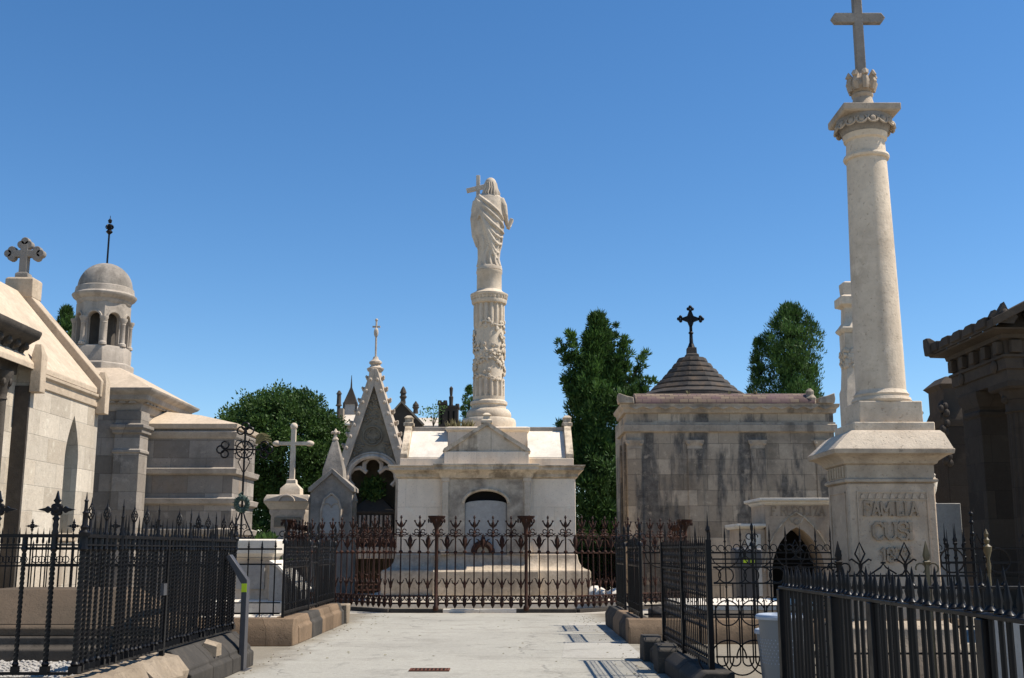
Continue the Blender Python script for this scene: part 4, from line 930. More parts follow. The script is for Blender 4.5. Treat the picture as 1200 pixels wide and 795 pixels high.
# lantern
LN = MB(); z408, z358, z345, z310 = zat(409,DY), zat(359,DY), zat(346,DY), zat(309.5,DY)
LN.lathe(DX,DY,[(.82,zL-.25),(.82,zL+.16),(.78,zL+.20)],8,PI/8); LN.lathe(DX,DY,[(.74,zL+.2),(.74,z408-.06),(.71,z408)],8,PI/8); part('lantern_base', LN, 'grey_trim', DM, .012)
zspr = z408+(z358-z408)*.62; ro = .61
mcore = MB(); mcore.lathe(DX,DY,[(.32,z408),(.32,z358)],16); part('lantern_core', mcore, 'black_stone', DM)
for i in range(8):
    a = PI/8+i*PI/4+PI/8; M8 = Matrix.Translation((DX,DY,0)) @ Matrix.Rotation(a+PI/2,4,'Z')
    hw = ro*math.tan(PI/8); aw = hw*.60
    q = MB(); top = zspr+aw
    ar = [(aw*math.cos(R(t_)), zspr+aw*math.sin(R(t_))) for t_ in range(0,91,15)]
    q.prism([(0,z358),(hw,z358),(hw,z408),(aw,z408)]+ar,'y',-ro*1.0,-ro+.16); q.prism([(0,z358),(-hw,z358),(-hw,z408),(-aw,z408)]+[(-x,z) for x,z in ar],'y',-ro*1.0,-ro+.16)
    q2 = MB(); q2.merge(q,M8); part('arch_panel', q2, 'grey_trim', DM)
    q = MB(); q.tube([((aw+.03)*math.cos(R(t_)),-ro-.01,zspr+(aw+.03)*math.sin(R(t_))) for t_ in range(0,181,15)],.03,5); q2 = MB(); q2.merge(q,M8); part('arch_moulding', q2, 'grey_trim', DM)
    ac = PI/8+i*PI/4; rr = ro/math.cos(PI/8)
    q = MB(); q.lathe(DX+rr*math.cos(ac),DY+rr*math.sin(ac),[(.10,z408),(.10,z408+.06),(.065,z408+.09),(.06,zspr-.14),(.075,zspr-.12),(.065,zspr-.10),(.11,zspr-.01),(.11,zspr+.03)],10); part('colonnette', q, 'grey_trim', DM)
m = MB(); m.lathe(DX,DY,[(.62,z358-.01),(.66,z358+.04),(.67,z358+.1),(.75,z358+.16),(.79,z358+.22),(.79,z345-.05),(.73,z345),(.71,z345+.14),(.68,z345+.16)],32); part('lantern_cornice', m, 'grey_trim', DM)
hd = z310-(z345+.15); m = MB(); m.lathe(DX,DY,[(.67*math.cos(R(t_)), z345+.15+hd*math.sin(R(t_))) for t_ in range(0,90,8)]+[(.03,z310)],32); part('dome', m, 'weathered_grey', DM)
ztp = zat(253,DY); m = MB(); m.tube([(DX,DY,z310-.02),(DX,DY,ztp-.25)],.024,6); m.lathe(DX,DY,[(.03,ztp-.5),(.09,ztp-.44),(.03,ztp-.36)],8); 
for a in range(6): m.arc((DX+.05*math.cos(a),DY+.05*math.sin(a),ztp-.30),.055,0,359,.015,'xz' if a%2 else 'yz',8)
m.lathe(DX,DY,[(.04,ztp-.2),(.055,ztp-.13),(.012,ztp-.08),(.006,ztp)],8); part('spire', m, 'iron_black', DM)
# wing
WY0 = 26.75; WX0, WX1 = DX+HW+.003, xat(272,WY0,3); WY1 = 28.95; we = zat(497,WY0)
WG = DM
m = MB(); m.box(WX0,WX1,WY0,WY1,0,we-.12); part('wing_wall', m, 'grey_ashlar', DM)
m = MB(); m.rings([[(WX0,WY0-.06,we-.12),(WX1+.06,WY0-.06,we-.12),(WX1+.06,WY1+.06,we-.12),(WX0,WY1+.06,we-.12)],[(WX0,WY0-.08,we),(WX1+.08,WY0-.08,we),(WX1+.08,WY1+.08,we),(WX0,WY1+.08,we)],[(WX0,WY0+.9,we+.42),(WX0+1.0,WY0+.9,we+.32),(WX0+1.0,WY1-.8,we+.32),(WX0,WY1-.8,we+.42)]]); part('wing_roof', m, 'chapel_roof', DM, .01)
for i,py in enumerate((506,549,584,620)):
    z = zat(py,WY0); m = MB(); o_ = .05+.04*(i>0)
    m.rings([[(WX0,WY0-a,zz_),(WX1+a,WY0-a,zz_),(WX1+a,WY1+a,zz_),(WX0,WY1+a,zz_)] for a,zz_ in ((.004,z-.17),(o_,z-.13),(o_+.03,z-.01),(.01,z+.02))]); part('string_course', m, 'grey_trim', DM, .008)
# ================================================================== MIDDLE DISTANCE, LEFT
def hscale(mb, cx, cy, k):
    for p_ in mb.v: p_.x = cx+(p_.x-cx)*k; p_.y = cy+(p_.y-cy)*k
    return mb
# white cross monument
KY = 38.3; kx = xat(341,KY,3)
z = lambda py, Y=KY: zat(py, Y)
s_ = KY*CP/1300
KS = 1.29
CMN = thing('cross_monument', 'pale stone pedestal with shell pediment carrying a tall round-armed cross', 'monument', (kx,KY,0))
m = MB(); m.stack(kx,KY,[(.62,.62,0),(.62,.62,.5),(.56,.56,.56),(.50,.50,z(640)),(.50,.50,z(632))]); m.stack(kx,KY,[(.43,.43,z(632)),(.43,.43,z(605)),(.47,.47,z(602)),(.47,.47,z(598))]); part('pedestal', hscale(m,kx,KY,KS), 'gothic_stone', CMN, .012)
m = MB(); m.box(kx-.34,kx+.34,KY-.47,KY-.425,z(618),z(607)); m2 = part('tablet', hscale(m,kx,KY,KS), 'gothic_dark', CMN)
m = MB(); m.stack(kx,KY,[(.47,.47,z(598)),(.60,.60,z(590)),(.60,.60,z(586)),(.54,.54,z(581))]); part('cap', hscale(m,kx,KY,KS), 'column_stone', CMN, .01)
m = MB(); m.prism([(kx-.58,z(589)),(kx+.58,z(589)),(kx+.5,z(586)),(kx,z(580)),(kx-.5,z(586))],'y',KY-.66,KY-.45); m.tube([(kx+.2*math.cos(R(a)),KY-.66,z(589)+.2*math.sin(R(a))) for a in range(0,181,20)],.035,5); part('pediment', hscale(m,kx,KY,KS), 'gothic_stone', CMN, .01)
m = MB(); m.stack(kx,KY,[(.27,.24,z(581)),(.26,.23,z(573)),(.13,.12,z(567)),(.12,.12,z(563)),(.10,.10,z(562))]); part('cross_foot', hscale(m,kx,KY,KS), 'column_stone', CMN, .01)
m = MB(); cz = z(520)
m.lathe(kx,KY,[(.09,z(563)),(.085,cz+.5)],4,PI/4); 
for d_ in ((1,0),(-1,0),(0,1)):
    p0 = Vector((kx+d_[0]*.02,KY,cz+d_[1]*.0)); L = .40
    if d_[0]: m.bar((kx+d_[0]*.061,KY,cz),(kx+d_[0]*.40,KY,cz),.118,.118)
    c_ = (kx+d_[0]*.44,KY,cz) if d_[0] else (kx,KY,z(500))
    m.blob(c_,(.12,.085,.10) if d_[0] else (.10,.085,.13),12,8)
part('cross', hscale(m,kx,KY,KS), 'column_stone', CMN)

# small gothic stele
SY2 = 34.6; sx2 = xat(389,SY2,2)
z = lambda py: zat(py, SY2)
ST = thing('gothic_stele', 'small grey gothic stele with a steep mossy spire beside the gothic shrine', 'stele', (sx2,SY2,0))
m = MB(); hw = .64; zg = z(575); zap = z(556)
m.prism([(sx2-hw,0),(sx2+hw,0),(sx2+hw,zg),(sx2,zap),(sx2-hw,zg)],'y',SY2-.28,SY2+.5); part('body', m, 'weathered_grey', ST, .015)
m = MB()
for s in (-1,1): m.prism([(sx2+s*(hw+.07),zg-.06),(sx2+s*(hw+.07),zg+.06),(sx2,zap+.16),(sx2,zap+.01),(sx2+s*hw*.98,zg-.06)],'y',SY2-.40,SY2+.55)
part('gable_coping', m, 'weathered_grey', ST, .012)
m = MB(); hw2 = .30; sp_ = z(598)
m.prism([(sx2-hw2,z(625)),(sx2+hw2,z(625)),(sx2+hw2,sp_)]+[(sx2+hw2*math.cos(R(a))**1.0,sp_+.42*math.sin(R(a))) for a in range(15,180,15)]+[(sx2-hw2,sp_)],'y',SY2-.30,SY2-.283); part('niche', m, 'grey_plain', ST)
m = MB()
for s in (-1,1):
    m.tube([(sx2+s*hw2,SY2-.31,z(625)),(sx2+s*hw2,SY2-.31,sp_),(sx2+s*hw2*.7,SY2-.31,sp_+.32),(sx2,SY2-.31,sp_+.50)],.04,6)
    m.arc((sx2+s*.14,SY2-.30,sp_+.06),.13,0,180,.025,n=8)
part('tracery', m, 'gothic_stone', ST)
m = MB(); m.stack(sx2+.0,SY2+.1,[(.34,.34,zap-.28),(.32,.32,zap+.12),(.09,.09,z(518)),(.06,.06,z(516))]); m.wobble(.015,4); part('spire', m, 'weathered_grey', ST, .015)
m = MB(); m.lathe(sx2,SY2+.1,[(.06,z(518)),(.11,z(515)),(.06,z(512)),(.05,z(509)),(.12,z(506.5)),(.05,z(504.5)),(.01,z(502))],6)
for a in range(4): m.blob((sx2+.1*math.cos(a*PI/2),SY2+.1+.1*math.sin(a*PI/2),z(507)),(.05,.05,.05),6,4)
part('finial', m, 'gothic_stone', ST)
for s in (-1,1):
    m = MB(); xx = sx2+s*.62; m.stack(xx,SY2,[(.10,.14,0),(.10,.14,z(590)),(.13,.17,z(588)),(.03,.03,z(572))]); part('buttress', m, 'weathered_grey', ST, .01)

# gothic shrine
GY = 42.2; gx = xat(436,GY,4)
z = lambda py: zat(py, GY)
GS = thing('gothic_shrine', 'tall steep-gabled gothic shrine with crockets and a trefoil arch sheltering a sarcophagus', 'shrine', (gx,GY,0))
GK = 1.13; pw = 1300/(GY*CP+3*SP); hw = 40/pw; zap = z(436); zg = z(556)
ow = 27/pw; osp = z(560); otop = z(536)
arc = [(gx+ow*math.cos(R(a)), osp+(otop-osp)*math.sin(R(a))) for a in range(0,91,10)]
m = MB(); gt = (gx,zap); hb = 34/pw
m.prism([(gx,zap),(gx+hb,zg),(gx+hb+.04,zg-.3),(gx+hb+.04,0),(gx+ow,0)]+arc,'y',GY,GY+.45); m.prism([(gx,zap),(gx-hb,zg),(gx-hb-.04,zg-.3),(gx-hb-.04,0),(gx-ow,0)]+[(2*gx-x,zz_) for x,zz_ in arc],'y',GY,GY+.45); part('gable', m, 'gothic_dark', GS)
m = MB()
for s in (-1,1):
    m.prism([(gx+s*(hb-.06),zg),(gx+s*(hb+.30),zg-.05),(gx+s*.12,zap+.10),(gx,zap+.12),(gx,zap-.55)],'y',GY-.16,GY+.75)
part('raking_coping', m, 'gothic_stone', GS, .02)
for i in range(9):
    u = (i+.5)/9
    for s in (-1,1):
        m = MB(); c_ = (gx+s*(.14+(hb+.18)*u),GY+.25,zap-.05+(zg-zap)*u); m.blob((c_[0]+s*.06,c_[1],c_[2]+.05),(.10,.12,.10),7,5); m.blob((c_[0]+s*.12,c_[1]-.1,c_[2]+.10),(.05,.06,.06),6,4); m.blob((c_[0]-s*.08,GY-.17,c_[2]-.05),(.07,.04,.07),6,4); part('crocket', m, 'gothic_stone', GS)
m = MB(); cq = (gx-.02, z(511)); m.arc((cq[0],GY-.03,cq[1]),.36,0,359,.035,n=24)
for a in (0,90,180,270): m.arc((cq[0]+.15*math.cos(R(a)),GY-.02,cq[1]+.15*math.sin(R(a))),.13,a-130,a+130,.03,n=10)
part('quatrefoil', m, 'gothic_dark', GS)
m = MB()
for i in range(70):
    u = random.random(); zz_ = z(497)+ (z(462)-z(497))*u; wdt = .35*(1-u)+.05; m.blob((gx-.02+random.uniform(-wdt,wdt),GY-.01,zz_),(.06,.035,.05),6,4)
part('leaf_carving', m, 'gothic_dark', GS)
for s in (-1,1):
    m = MB()
    for i in range(26): m.blob((gx+s*random.uniform(.35,.75),GY-.01,z(532)+random.uniform(-.1,.45)*1),(.06,.03,.05),6,4)
    part('leaf_carving', m, 'gothic_dark', GS)
m = MB()
m.tube([(gx+(ow+.03)*math.cos(R(a)),GY-.05,osp+(otop-osp+.03)*math.sin(R(a))) for a in range(0,181,9)],.10,6); m.tube([(gx+(ow+.17)*math.cos(R(a)),GY-.04,osp+(otop-osp+.16)*math.sin(R(a))) for a in range(0,181,9)],.05,6); part('arch_moulding', m, 'gothic_stone', GS)
m = MB()
for cx_,cz_,r in ((-ow*.62,osp+.02,ow*.42),(ow*.62,osp+.02,ow*.42),(0,osp+(otop-osp)*.55,ow*.40)):
    m.tube([(gx+cx_+r*math.cos(R(a)),GY+.12,cz_+r*math.sin(R(a))) for a in ((-60,-20,20,60,100,150) if cx_>0 else (30,80,120,160,200,240) if cx_<0 else (-20,20,60,90,120,160,200))],.09,6)
part('trefoil_cusps', m, 'gothic_stone', GS)
for s in (-1,1):
    m = MB(); xx = gx+s*(ow+.12); m.lathe(xx,GY-.1,[(.13,0),(.10,.3),(.09,z(566)),(.15,z(561)),(.15,z(558))],10); part('column', m, 'gothic_stone', GS)
m = MB(); m.prism([(gx-hb,0),(gx+hb,0),(gx+hb,zg),(gx,zap-.5),(gx-hb,zg)],'y',GY+1.9,GY+2.1); part('back_wall', m, 'gothic_dark', GS)
for s in (-1,1):
    m = MB(); m.prism([(gx+s*(hb+.2),zg-.1),(gx+s*(hb+.26),zg+.05),(gx,zap+.05),(gx,zap-.12)],'y',GY+.76,GY+2.2); part('roof', m, 'gothic_stone', GS)
    m = MB(); m.box(*sorted((gx+s*(hb-.12),gx+s*(hb+.10))),GY+.46,GY+1.9,0,zg-.1); part('side_wall', m, 'gothic_stone', GS)
m = MB(); sq = z(602); m.box(gx-ow*.9,gx+ow*.9,GY+.5,GY+1.5,z(640),sq); m.rings([[(gx-a,GY+b_,zz_),(gx+a,GY+b_,zz_),(gx+a,GY+2-b_,zz_),(gx-a,GY+2-b_,zz_)] for a,b_,zz_ in ((ow*.92,.45,sq+.002),(ow*.95,.42,sq+.1),(ow*.3,.8,z(582)))]); sarc = part('sarcophagus', m, 'far_dark', GS, .01)
m = MB()
for i in range(9): m.tube([(gx-ow*.75+ow*1.5*i/8,GY+.47,sq-.05),(gx-ow*.75+ow*1.5*i/8,GY+.46,sq-.5)],.045,6)
part('fluting', m, 'gothic_stone', sarc)
m = MB(); m.box(gx-ow,gx+ow,GY+.1,GY+1.6,z(655),z(641)); part('ledge', m, 'gothic_stone', GS, .02)
m = MB(); zf = zap
m.lathe(gx,GY+.2,[(.26,zap-.3),(.24,zap+.02),(.30,zap+.06),(.34,zap+.16),(.22,zap+.22),(.18,zap+.30),(.25,zap+.36),(.25,zap+.42),(.12,zap+.52),(.09,zap+.62)],8); part('pinnacle', m, 'gothic_stone', GS)
m = MB(); zc = zat(396,GY); m.tube([(gx,GY+.2,zap+.55),(gx,GY+.2,zat(374,GY))],.04,6); m.bar((gx-.15,GY+.2,zat(382,GY)),(gx+.15,GY+.2,zat(382,GY)),.06,.06); m.blob((gx,GY+.2,zat(374,GY)),.06,8,6)
m.blob((gx,GY+.16,zat(389,GY)),(.09,.07,.20),8,6); part('pinnacle_cross', m, 'gothic_stone', GS)

# ================================================================== TREES
def leaf_mesh(name, P, D, L, Wd, mat, org, bend=.3):
    """P: base points, D: unit directions, L: lengths, Wd: widths -> one kite-shaped leaf or spray each"""
    n = len(P); r = rng.normal(size=(n,3)); U = np.cross(D, r); U /= np.linalg.norm(U,axis=1)[:,None]+1e-9
    Nn = np.cross(D,U)
    v = np.empty((n,4,3)); v[:,0] = P; v[:,1] = P+D*(L*.45)[:,None]+U*(Wd*.5)[:,None]+Nn*(Wd*bend*.5)[:,None]; v[:,2] = P+D*L[:,None]; v[:,3] = P+D*(L*.45)[:,None]-U*(Wd*.5)[:,None]+Nn*(Wd*bend*.5)[:,None]
    v = (v-np.array(org)).reshape(-1,3)
    me = bpy.data.meshes.new(name); me.vertices.add(4*n); me.vertices.foreach_set('co', v.ravel().astype(np.float32))
    me.loops.add(4*n); me.loops.foreach_set('vertex_index', np.arange(4*n,dtype=np.int32)); me.polygons.add(n)
    me.polygons.foreach_set('loop_start', np.arange(0,4*n,4,dtype=np.int32)); me.polygons.foreach_set('loop_total', np.full(n,4,dtype=np.int32))
    me.update(); me.validate(); me.materials.append(M[mat]); return me
def unit(v): return v/(np.linalg.norm(v,axis=1)[:,None]+1e-9)
def add_crown(root, P, D, L, Wd, mat, name='crown'):
    o = bpy.data.objects.new(name, leaf_mesh(name,P,D,L,Wd,mat,ORG[root.name])); COL.objects.link(o); o.parent = root; return o
def clumps(C, Rr, n, up, Lr, Wr):
    """leaves in little balls round each clump centre, turned outward and up"""
    k = len(C); idx = rng.integers(0,k,n); d = unit(rng.normal(size=(n,3))); rad = rng.random(n)**.5
    P = C[idx]+d*(Rr[idx]*rad)[:,None]; D = unit(d*.8+np.array([0,0,up])+rng.normal(size=(n,3))*.35)
    return P, D, rng.uniform(*Lr,n), rng.uniform(*Wr,n)
def trunk(root, x, y, h, r, limbs=()):
    m = MB(); m.tube([(x,y,-.1),(x+.05,y,h*.3),(x-.04,y+.03,h*.7),(x,y,h)],[r*1.25,r,r*.7,r*.3],9)
    for (z0,dx,dy,dz) in limbs: m.tube([(x,y,z0),(x+dx*.42,y+dy*.42,z0+dz*.42),(x+dx*.82,y+dy*.82,z0+dz*.8)],[r*.3,r*.18,r*.05],6)
    part('trunk', m, 'bark', root)
# big round tree
TY = 47.0; tx = xat(326,TY,4); tz1 = zat(452,TY); tr = 86*(TY*CP)/1300
RT = thing('round_tree', 'broad round dark green tree behind the white cross monument', 'tree', (tx,TY,0))
cz_ = tz1-2.75
nC = 900; d = unit(rng.normal(size=(nC,3))); rad = .62+.38*rng.random(nC)**.6
lump = np.array([noise.noise(Vector(q)*2.2)*.05+noise.noise(Vector(q)*5)*.05 for q in d])
C = np.array([tx,TY,cz_])+d*np.array([tr,tr*.9,2.75])*(rad*(.98+lump))[:,None]*.93
C = C[C[:,2] > .5]
low = np.array([tx,TY,1.8])+unit(rng.normal(size=(260,3)))*np.array([tr*.93,tr*.8,1.9])*(.6+.35*rng.random(260))[:,None]; low = low[low[:,2]>.3]
C = np.vstack([C,low]); Rr = rng.uniform(.25,.5,len(C))
add_crown(RT,*clumps(C,Rr,100000,.25,(.09,.19),(.05,.10)),'leaf_round')
trunk(RT,tx,TY,cz_+1.5,.3,((1.5,1.6,.3,2.2),(1.7,-1.6,.2,2.0),(2,.4,1.4,2),(2,-.3,-1.4,2.1)))
# spreading conifer
TY = 47; tx = xat(702,TY,6); tz = zat(364,TY)
TC = thing('spreading_conifer', 'tall dark conifer with ragged outstretched branches left of the stone mausoleum', 'tree', (tx,TY,0))
Cs = []; Rs = []
def col_clumps(x, y, z0, z1_, rf, n, rc):
    for i in range(n):
        u = random.random(); zq = z0+(z1_-z0)*u; a = random.uniform(0,2*PI); r = rf(u)*math.sqrt(random.random())*(1+.18*math.sin(3*a+u*9))
        Cs.append((x+r*math.cos(a),y+r*math.sin(a),zq)); Rs.append(rc*random.uniform(.6,1.1)*(1.1-.5*u))
pxm = TY*CP/1300*1.03
col_clumps(tx,TY,0.3,tz-.35,lambda u: (33*pxm)*min(1,(1-u)*2.2+.12)*(.9+.1*math.sin(u*20)),620,.5)
col_clumps(tx-.35,TY-.2,0.3,zat(395,TY),lambda u: (42*pxm)*min(1,(1-u)*1.6+.1)*(.85+.15*math.sin(u*17+1)),420,.45)
lim = []
for (p0,p1) in (((690,470),(657,405)),((692,450),(668,390)),((700,500),(662,445)),((700,520),(655,497)),((715,470),(742,400)),((716,480),(762,415)),((720,470),(768,443)),((715,440),(735,395)),((690,540),(662,520)),((722,520),(750,480)),((705,420),(722,378)),((695,560),(668,560))):
    ya = TY+random.uniform(-.9,.6); A = Vector((xat(p0[0],ya,6),ya,zat(p0[1],ya))); B = Vector((xat(p1[0],ya,6),ya+random.uniform(-.5,.5),zat(p1[1],ya)))
    for i in range(26):
        u = random.random(); c_ = A.lerp(B,u)+Vector((0,0,-.25*math.sin(PI*u))); s = .36*(1.05-u*.65); Cs.append(tuple(c_+Vector((random.gauss(0,s*.5),random.gauss(0,s*.5),random.gauss(0,s*.5))))); Rs.append(s*random.uniform(.5,1))
    lim.append((A.z-.6,B.x-tx,B.y-TY,B.z-A.z+.6))
add_crown(TC,*clumps(np.array(Cs),np.array(Rs),95000,.75,(.12,.30),(.035,.075)),'leaf_cypress'); trunk(TC,tx,TY,tz-1.5,.28,lim)
# column cypresses
def cypress(px, top, half, TY, label, n, name='cypress_tree', side=None):
    global Cs, Rs
    tx = xat(px,TY,6); tz = zat(top,TY); k_ = TY*CP/1300*1.03
    T_ = thing(name, label, 'tree', (tx,TY,0)); Cs = []; Rs = []
    col_clumps(tx,TY,0.3,tz-.2,lambda u: half*k_*min(1,((1-u)*8+.02)**.55)*(.88+.12*math.sin(u*23)),int(1000*half/30)+60,.30*half/30+.12)
    if side: col_clumps(xat(side[0],TY,6),TY+.3,.3,zat(side[1],TY),lambda u: side[2]*k_*min(1,((1-u)*3)**.7),260,.4)
    add_crown(T_,*clumps(np.array(Cs),np.array(Rs),int(n*1.7),1.1,(.11,.26),(.03,.065)),'leaf_cypress'); trunk(T_,tx,TY,tz-1.2,.22)
cypress(933,356,36,54,'thick dark cypress with a flat top right of the stepped cone roof',52000,side=(896,398,20))
cypress(549,450,9,66,'slim far cypress peeping from behind the ivy carved column',7000)
cypress(66,358,17,46,'dark conifer peeping out between the gable cross and the domed lantern',16000)
# young bright shrub and the shrub in the shrine
def shrub(name, c, r, n, mat, label, cat='shrub', upz=.6):
    o_ = thing(name, label, cat, (c[0],c[1],c[2])); C = np.array(c)+np.array([0,0,r[2]])+unit(rng.normal(size=(60,3)))*np.array(r)*(.4+.6*rng.random(60))[:,None]
    C[:,2] = np.maximum(C[:,2], c[2]+.05)
    add_crown(o_,*clumps(C,np.full(60,.16),n,upz,(.10,.2),(.05,.10)),mat,'foliage')
    m = MB(); 
    for i in range(5): m.tube([(c[0],c[1],c[2]),(c[0]+random.uniform(-.5,.5)*r[0],c[1]+random.uniform(-.5,.5)*r[1],c[2]+r[2]*1.2)],[.025,.008],5)
    part('stem', m, 'bark', o_)
shrub('bright_shrub', (xat(312,33,1.6),33,0), (.55,.5,1.1), 2600, 'leaf_bright', 'bright green shrub low between the grey mausoleum wing and the cross monument')
shrub('hanging_plant', (gx-.05,GY+.85,zat(590,GY)), (.42,.3,.5), 1500, 'leaf_bright', 'green leafy plant growing inside the arch of the gothic shrine', 'plant')
for px,lb in ((690,'dark green bush at the foot of the spreading conifer'),(720,'dark green bush tucked against the corner of the stone mausoleum')):
    shrub('garden_bush', (xat(px,42,1.5),42+.4*(px>700),0), (.9,.8,1.0), 5200, 'leaf_round', lb, 'bush')
shrub('sapling', (xat(507,58,5.5),58,zat(500,58)), (.7,.4,.7), 130, 'leaf_bright', 'thin green sapling before the pale far roof left of the ivy carved column', 'sapling')
for px, lb in ((262,'rounded tree crown left of the big round tree'),):
    pass

# ================================================================== FAR BUILDINGS
FY = 62
def fx(px, z_=6): return xat(px, FY, z_)
def fz(py): return zat(py, FY)
FB1 = thing('far_pavilion', 'far building with a rusty white sheet roof and a glazed spire', 'building', (fx(415),FY,0))
m = MB(); m.box(fx(399),fx(440),FY,FY+4,0,fz(499)); part('wall', m, 'far_wall', FB1)
m = MB(); m.prism([(FY-.2,fz(499)),(FY-.2,fz(497)),(FY+2,fz(480)),(FY+4.2,fz(497)),(FY+4.2,fz(499))],'x',fx(397),fx(445)); part('roof', m, 'far_roof', FB1)
m = MB(); xc = fx(402.5); a = .36; m.box(xc-a,xc+a,FY+1.8,FY+2.5,fz(484),fz(469)); part('spire_stage', m, 'grey_plain', FB1)
m = MB(); m.stack(xc,FY+2.15,[(a+.05,.4,fz(469)),(.05,.05,fz(448)),(.012,.012,fz(433))]); part('spire', m, 'far_dark', FB1)
for s in (-1,1):
    m = MB(); m.box(xc+s*a-.05,xc+s*a+.05,FY+1.76,FY+1.86,fz(484),fz(467)); part('spire_post', m, 'far_dark', FB1)
m = MB(); m.box(fx(396),fx(399.5),FY+.2,FY+.7,0,fz(478)); part('chimney', m, 'far_wall', FB1)
m = MB(); m.lathe(fx(391.5),FY+1,[(.10,0),(.10,fz(474)),(.20,fz(473)),(.13,fz(471)),(.12,fz(460)),(.17,fz(459)),(.05,fz(455))],8); o = part('far_finial_post', m, 'far_dark', org=(fx(391.5),FY+1,0)); tag(o,'thin dark finial post on the skyline left of the glazed spire','finial')
FC = thing('far_gabled_chapel', 'far dark gabled chapel with two black finials and a pale roof', 'chapel', (fx(471),FY,0))
m = MB(); m.prism([(fx(459),0),(fx(495),0),(fx(495),fz(499)),(fx(470.5),fz(474)),(fx(459),fz(487))],'y',FY-.6,FY-.2); part('gable_wall', m, 'far_dark', FC)
m = MB(); m.prism([(fx(470.5),fz(474)),(fx(470.5),fz(471.5)),(fx(497),fz(498)),(fx(495),fz(499.5))],'y',FY-.75,FY-.05); part('gable_coping', m, 'far_wall', FC)
m = MB(); m.prism([(fx(470.5),fz(471.5)),(fx(470.5),fz(474)),(fx(458),fz(488.5)),(fx(457),fz(487))],'y',FY-.75,FY-.05); part('gable_coping', m, 'far_wall', FC)
m = MB(); m.prism([(FY+0,fz(499)),(FY+4,fz(480)),(FY+4.3,fz(480)),(FY+4.3,0),(FY,0)],'x',fx(473),fx(522)); part('roof', m, 'far_roof', FC)
for px,p0,p1 in ((471.5,474,454),(481,478,463)):
    m = MB(); xx = fx(px); m.lathe(xx,FY-.3+ (3 if px>475 else 0),[(.16,fz(p0)),(.13,fz(p0-5)),(.22,fz(p0-8)),(.15,fz(p0-9)),(.14,fz(p0-12)),(.2,fz((p0+p1)/2-2)),(.12,fz(p1+3)),(.03,fz(p1))],8); part('finial', m, 'far_dark', FC)
FT = thing('far_turret', 'far dark turreted monument with a tall finial beside the ivy carved column', 'monument', (fx(524),FY-3,0))
Y_ = FY-3
for a,b_,t_ in ((513,521,474),(521,536,478)):
    m = MB(); m.box(xat(a,Y_,6),xat(b_,Y_,6),Y_,Y_+1,0,zat(t_,Y_)); m.box(xat(a-1,Y_,6),xat(b_+1,Y_,6),Y_-.08,Y_+1.08,zat(t_,Y_)+.003,zat(t_,Y_)+.12); part('tower', m, 'far_dark', FT)
for px,t_,top in ((514,473,470),(520.5,473,470),(527.5,477,452),(535,477,473)):
    m = MB(); m.lathe(xat(px,Y_,6),Y_+.3,[(.14,zat(t_,Y_)-.05),(.10,zat(t_,Y_)+.2),(.12,(zat(t_,Y_)+zat(top,Y_))/2),(.07,(zat(t_,Y_)+zat(top,Y_))/2+.05),(.10,zat(top,Y_)-.1),(.02,zat(top,Y_))],8); part('finial', m, 'far_dark', FT)
for px in (516.5,525,531):
    m = MB(); m.box(xat(px-1,Y_,6),xat(px+1,Y_,6),Y_-.02,Y_-.003,zat(497,Y_),zat(482,Y_)); part('slit', m, 'dark_void', FT)
# long low cemetery wall closing the view between things
CW = thing('boundary_wall', 'long plain cemetery wall far behind the trees', 'wall', (0,72,0))
m = MB(); m.box(-60,70,72,72.5,0,2.6); part('masonry', m, 'far_wall', CW); m = MB(); m.box(-60,70,71.9,72.6,2.602,2.75); part('coping', m, 'grey_trim', CW)
# ================================================================== RIGHT SIDE
# big square mausoleum with stepped cone
MY = 36.0
z = lambda py, Y=MY: zat(py, Y)
mx0, mx1 = xat(735,MY,4), xat(980,MY,4); mxc = (mx0+mx1)/2
MS = thing('stone_mausoleum', 'large stained ashlar mausoleum with stepped cone roof and black iron cross', 'mausoleum', (mxc,MY,0))
cxx0 = xat(812,MY+3.4,7); ztop = z(478); zar = z(506)
m = MB(); m.box(mx0,mx1,MY,MY+2.3,0,ztop-.02); m.box(cxx0-2.5,cxx0+2.5,MY+2.302,MY+6.6,0,ztop+.1); part('body', m, 'old_ashlar', MS)
for px in (744,815,889,966):
    c_ = xat(px,MY,4); zc_ = z(517)
    m = MB(); m.box(c_-.24,c_+.24,MY-.04,MY-.002,0,zc_-.25); part('pilaster', m, 'old_ashlar', MS, .01)
    m = MB(); m.rings([[(c_-a,MY-b_,zz_),(c_+a,MY-b_,zz_),(c_+a,MY-.002,zz_),(c_-a,MY-.002,zz_)] for a,b_,zz_ in ((.25,.05,zc_-.25),(.24,.045,zc_-.2),(.25,.05,zc_-.1),(.30,.09,zc_-.03),(.30,.09,zc_+.03))])
    for s in (-1,1): m.blob((c_+s*.22,MY-.06,zc_-.07),(.07,.04,.07),8,6)
    part('capital', m, 'old_trim', MS)
for i in range(2):
    yq = MY+.5+1.3*i
    m = MB(); m.box(mx0-.07,mx0-.002,yq-.24,yq+.24,0,z(517)); part('pilaster', m, 'old_ashlar', MS, .01)
mym = MY+1.15; hx = (mx1-mx0)/2; hy = 1.15
m = MB(); m.stack(mxc,mym,[(hx+.0,hy+.0,zar-.03),(hx+.09,hy+.09,zar),(hx+.09,hy+.09,zar+.22),(hx+.05,hy+.05,zar+.24),(hx+.05,hy+.05,zar+.30)]); part('architrave', m, 'old_trim', MS)
zc0, zc1 = z(484), z(474)
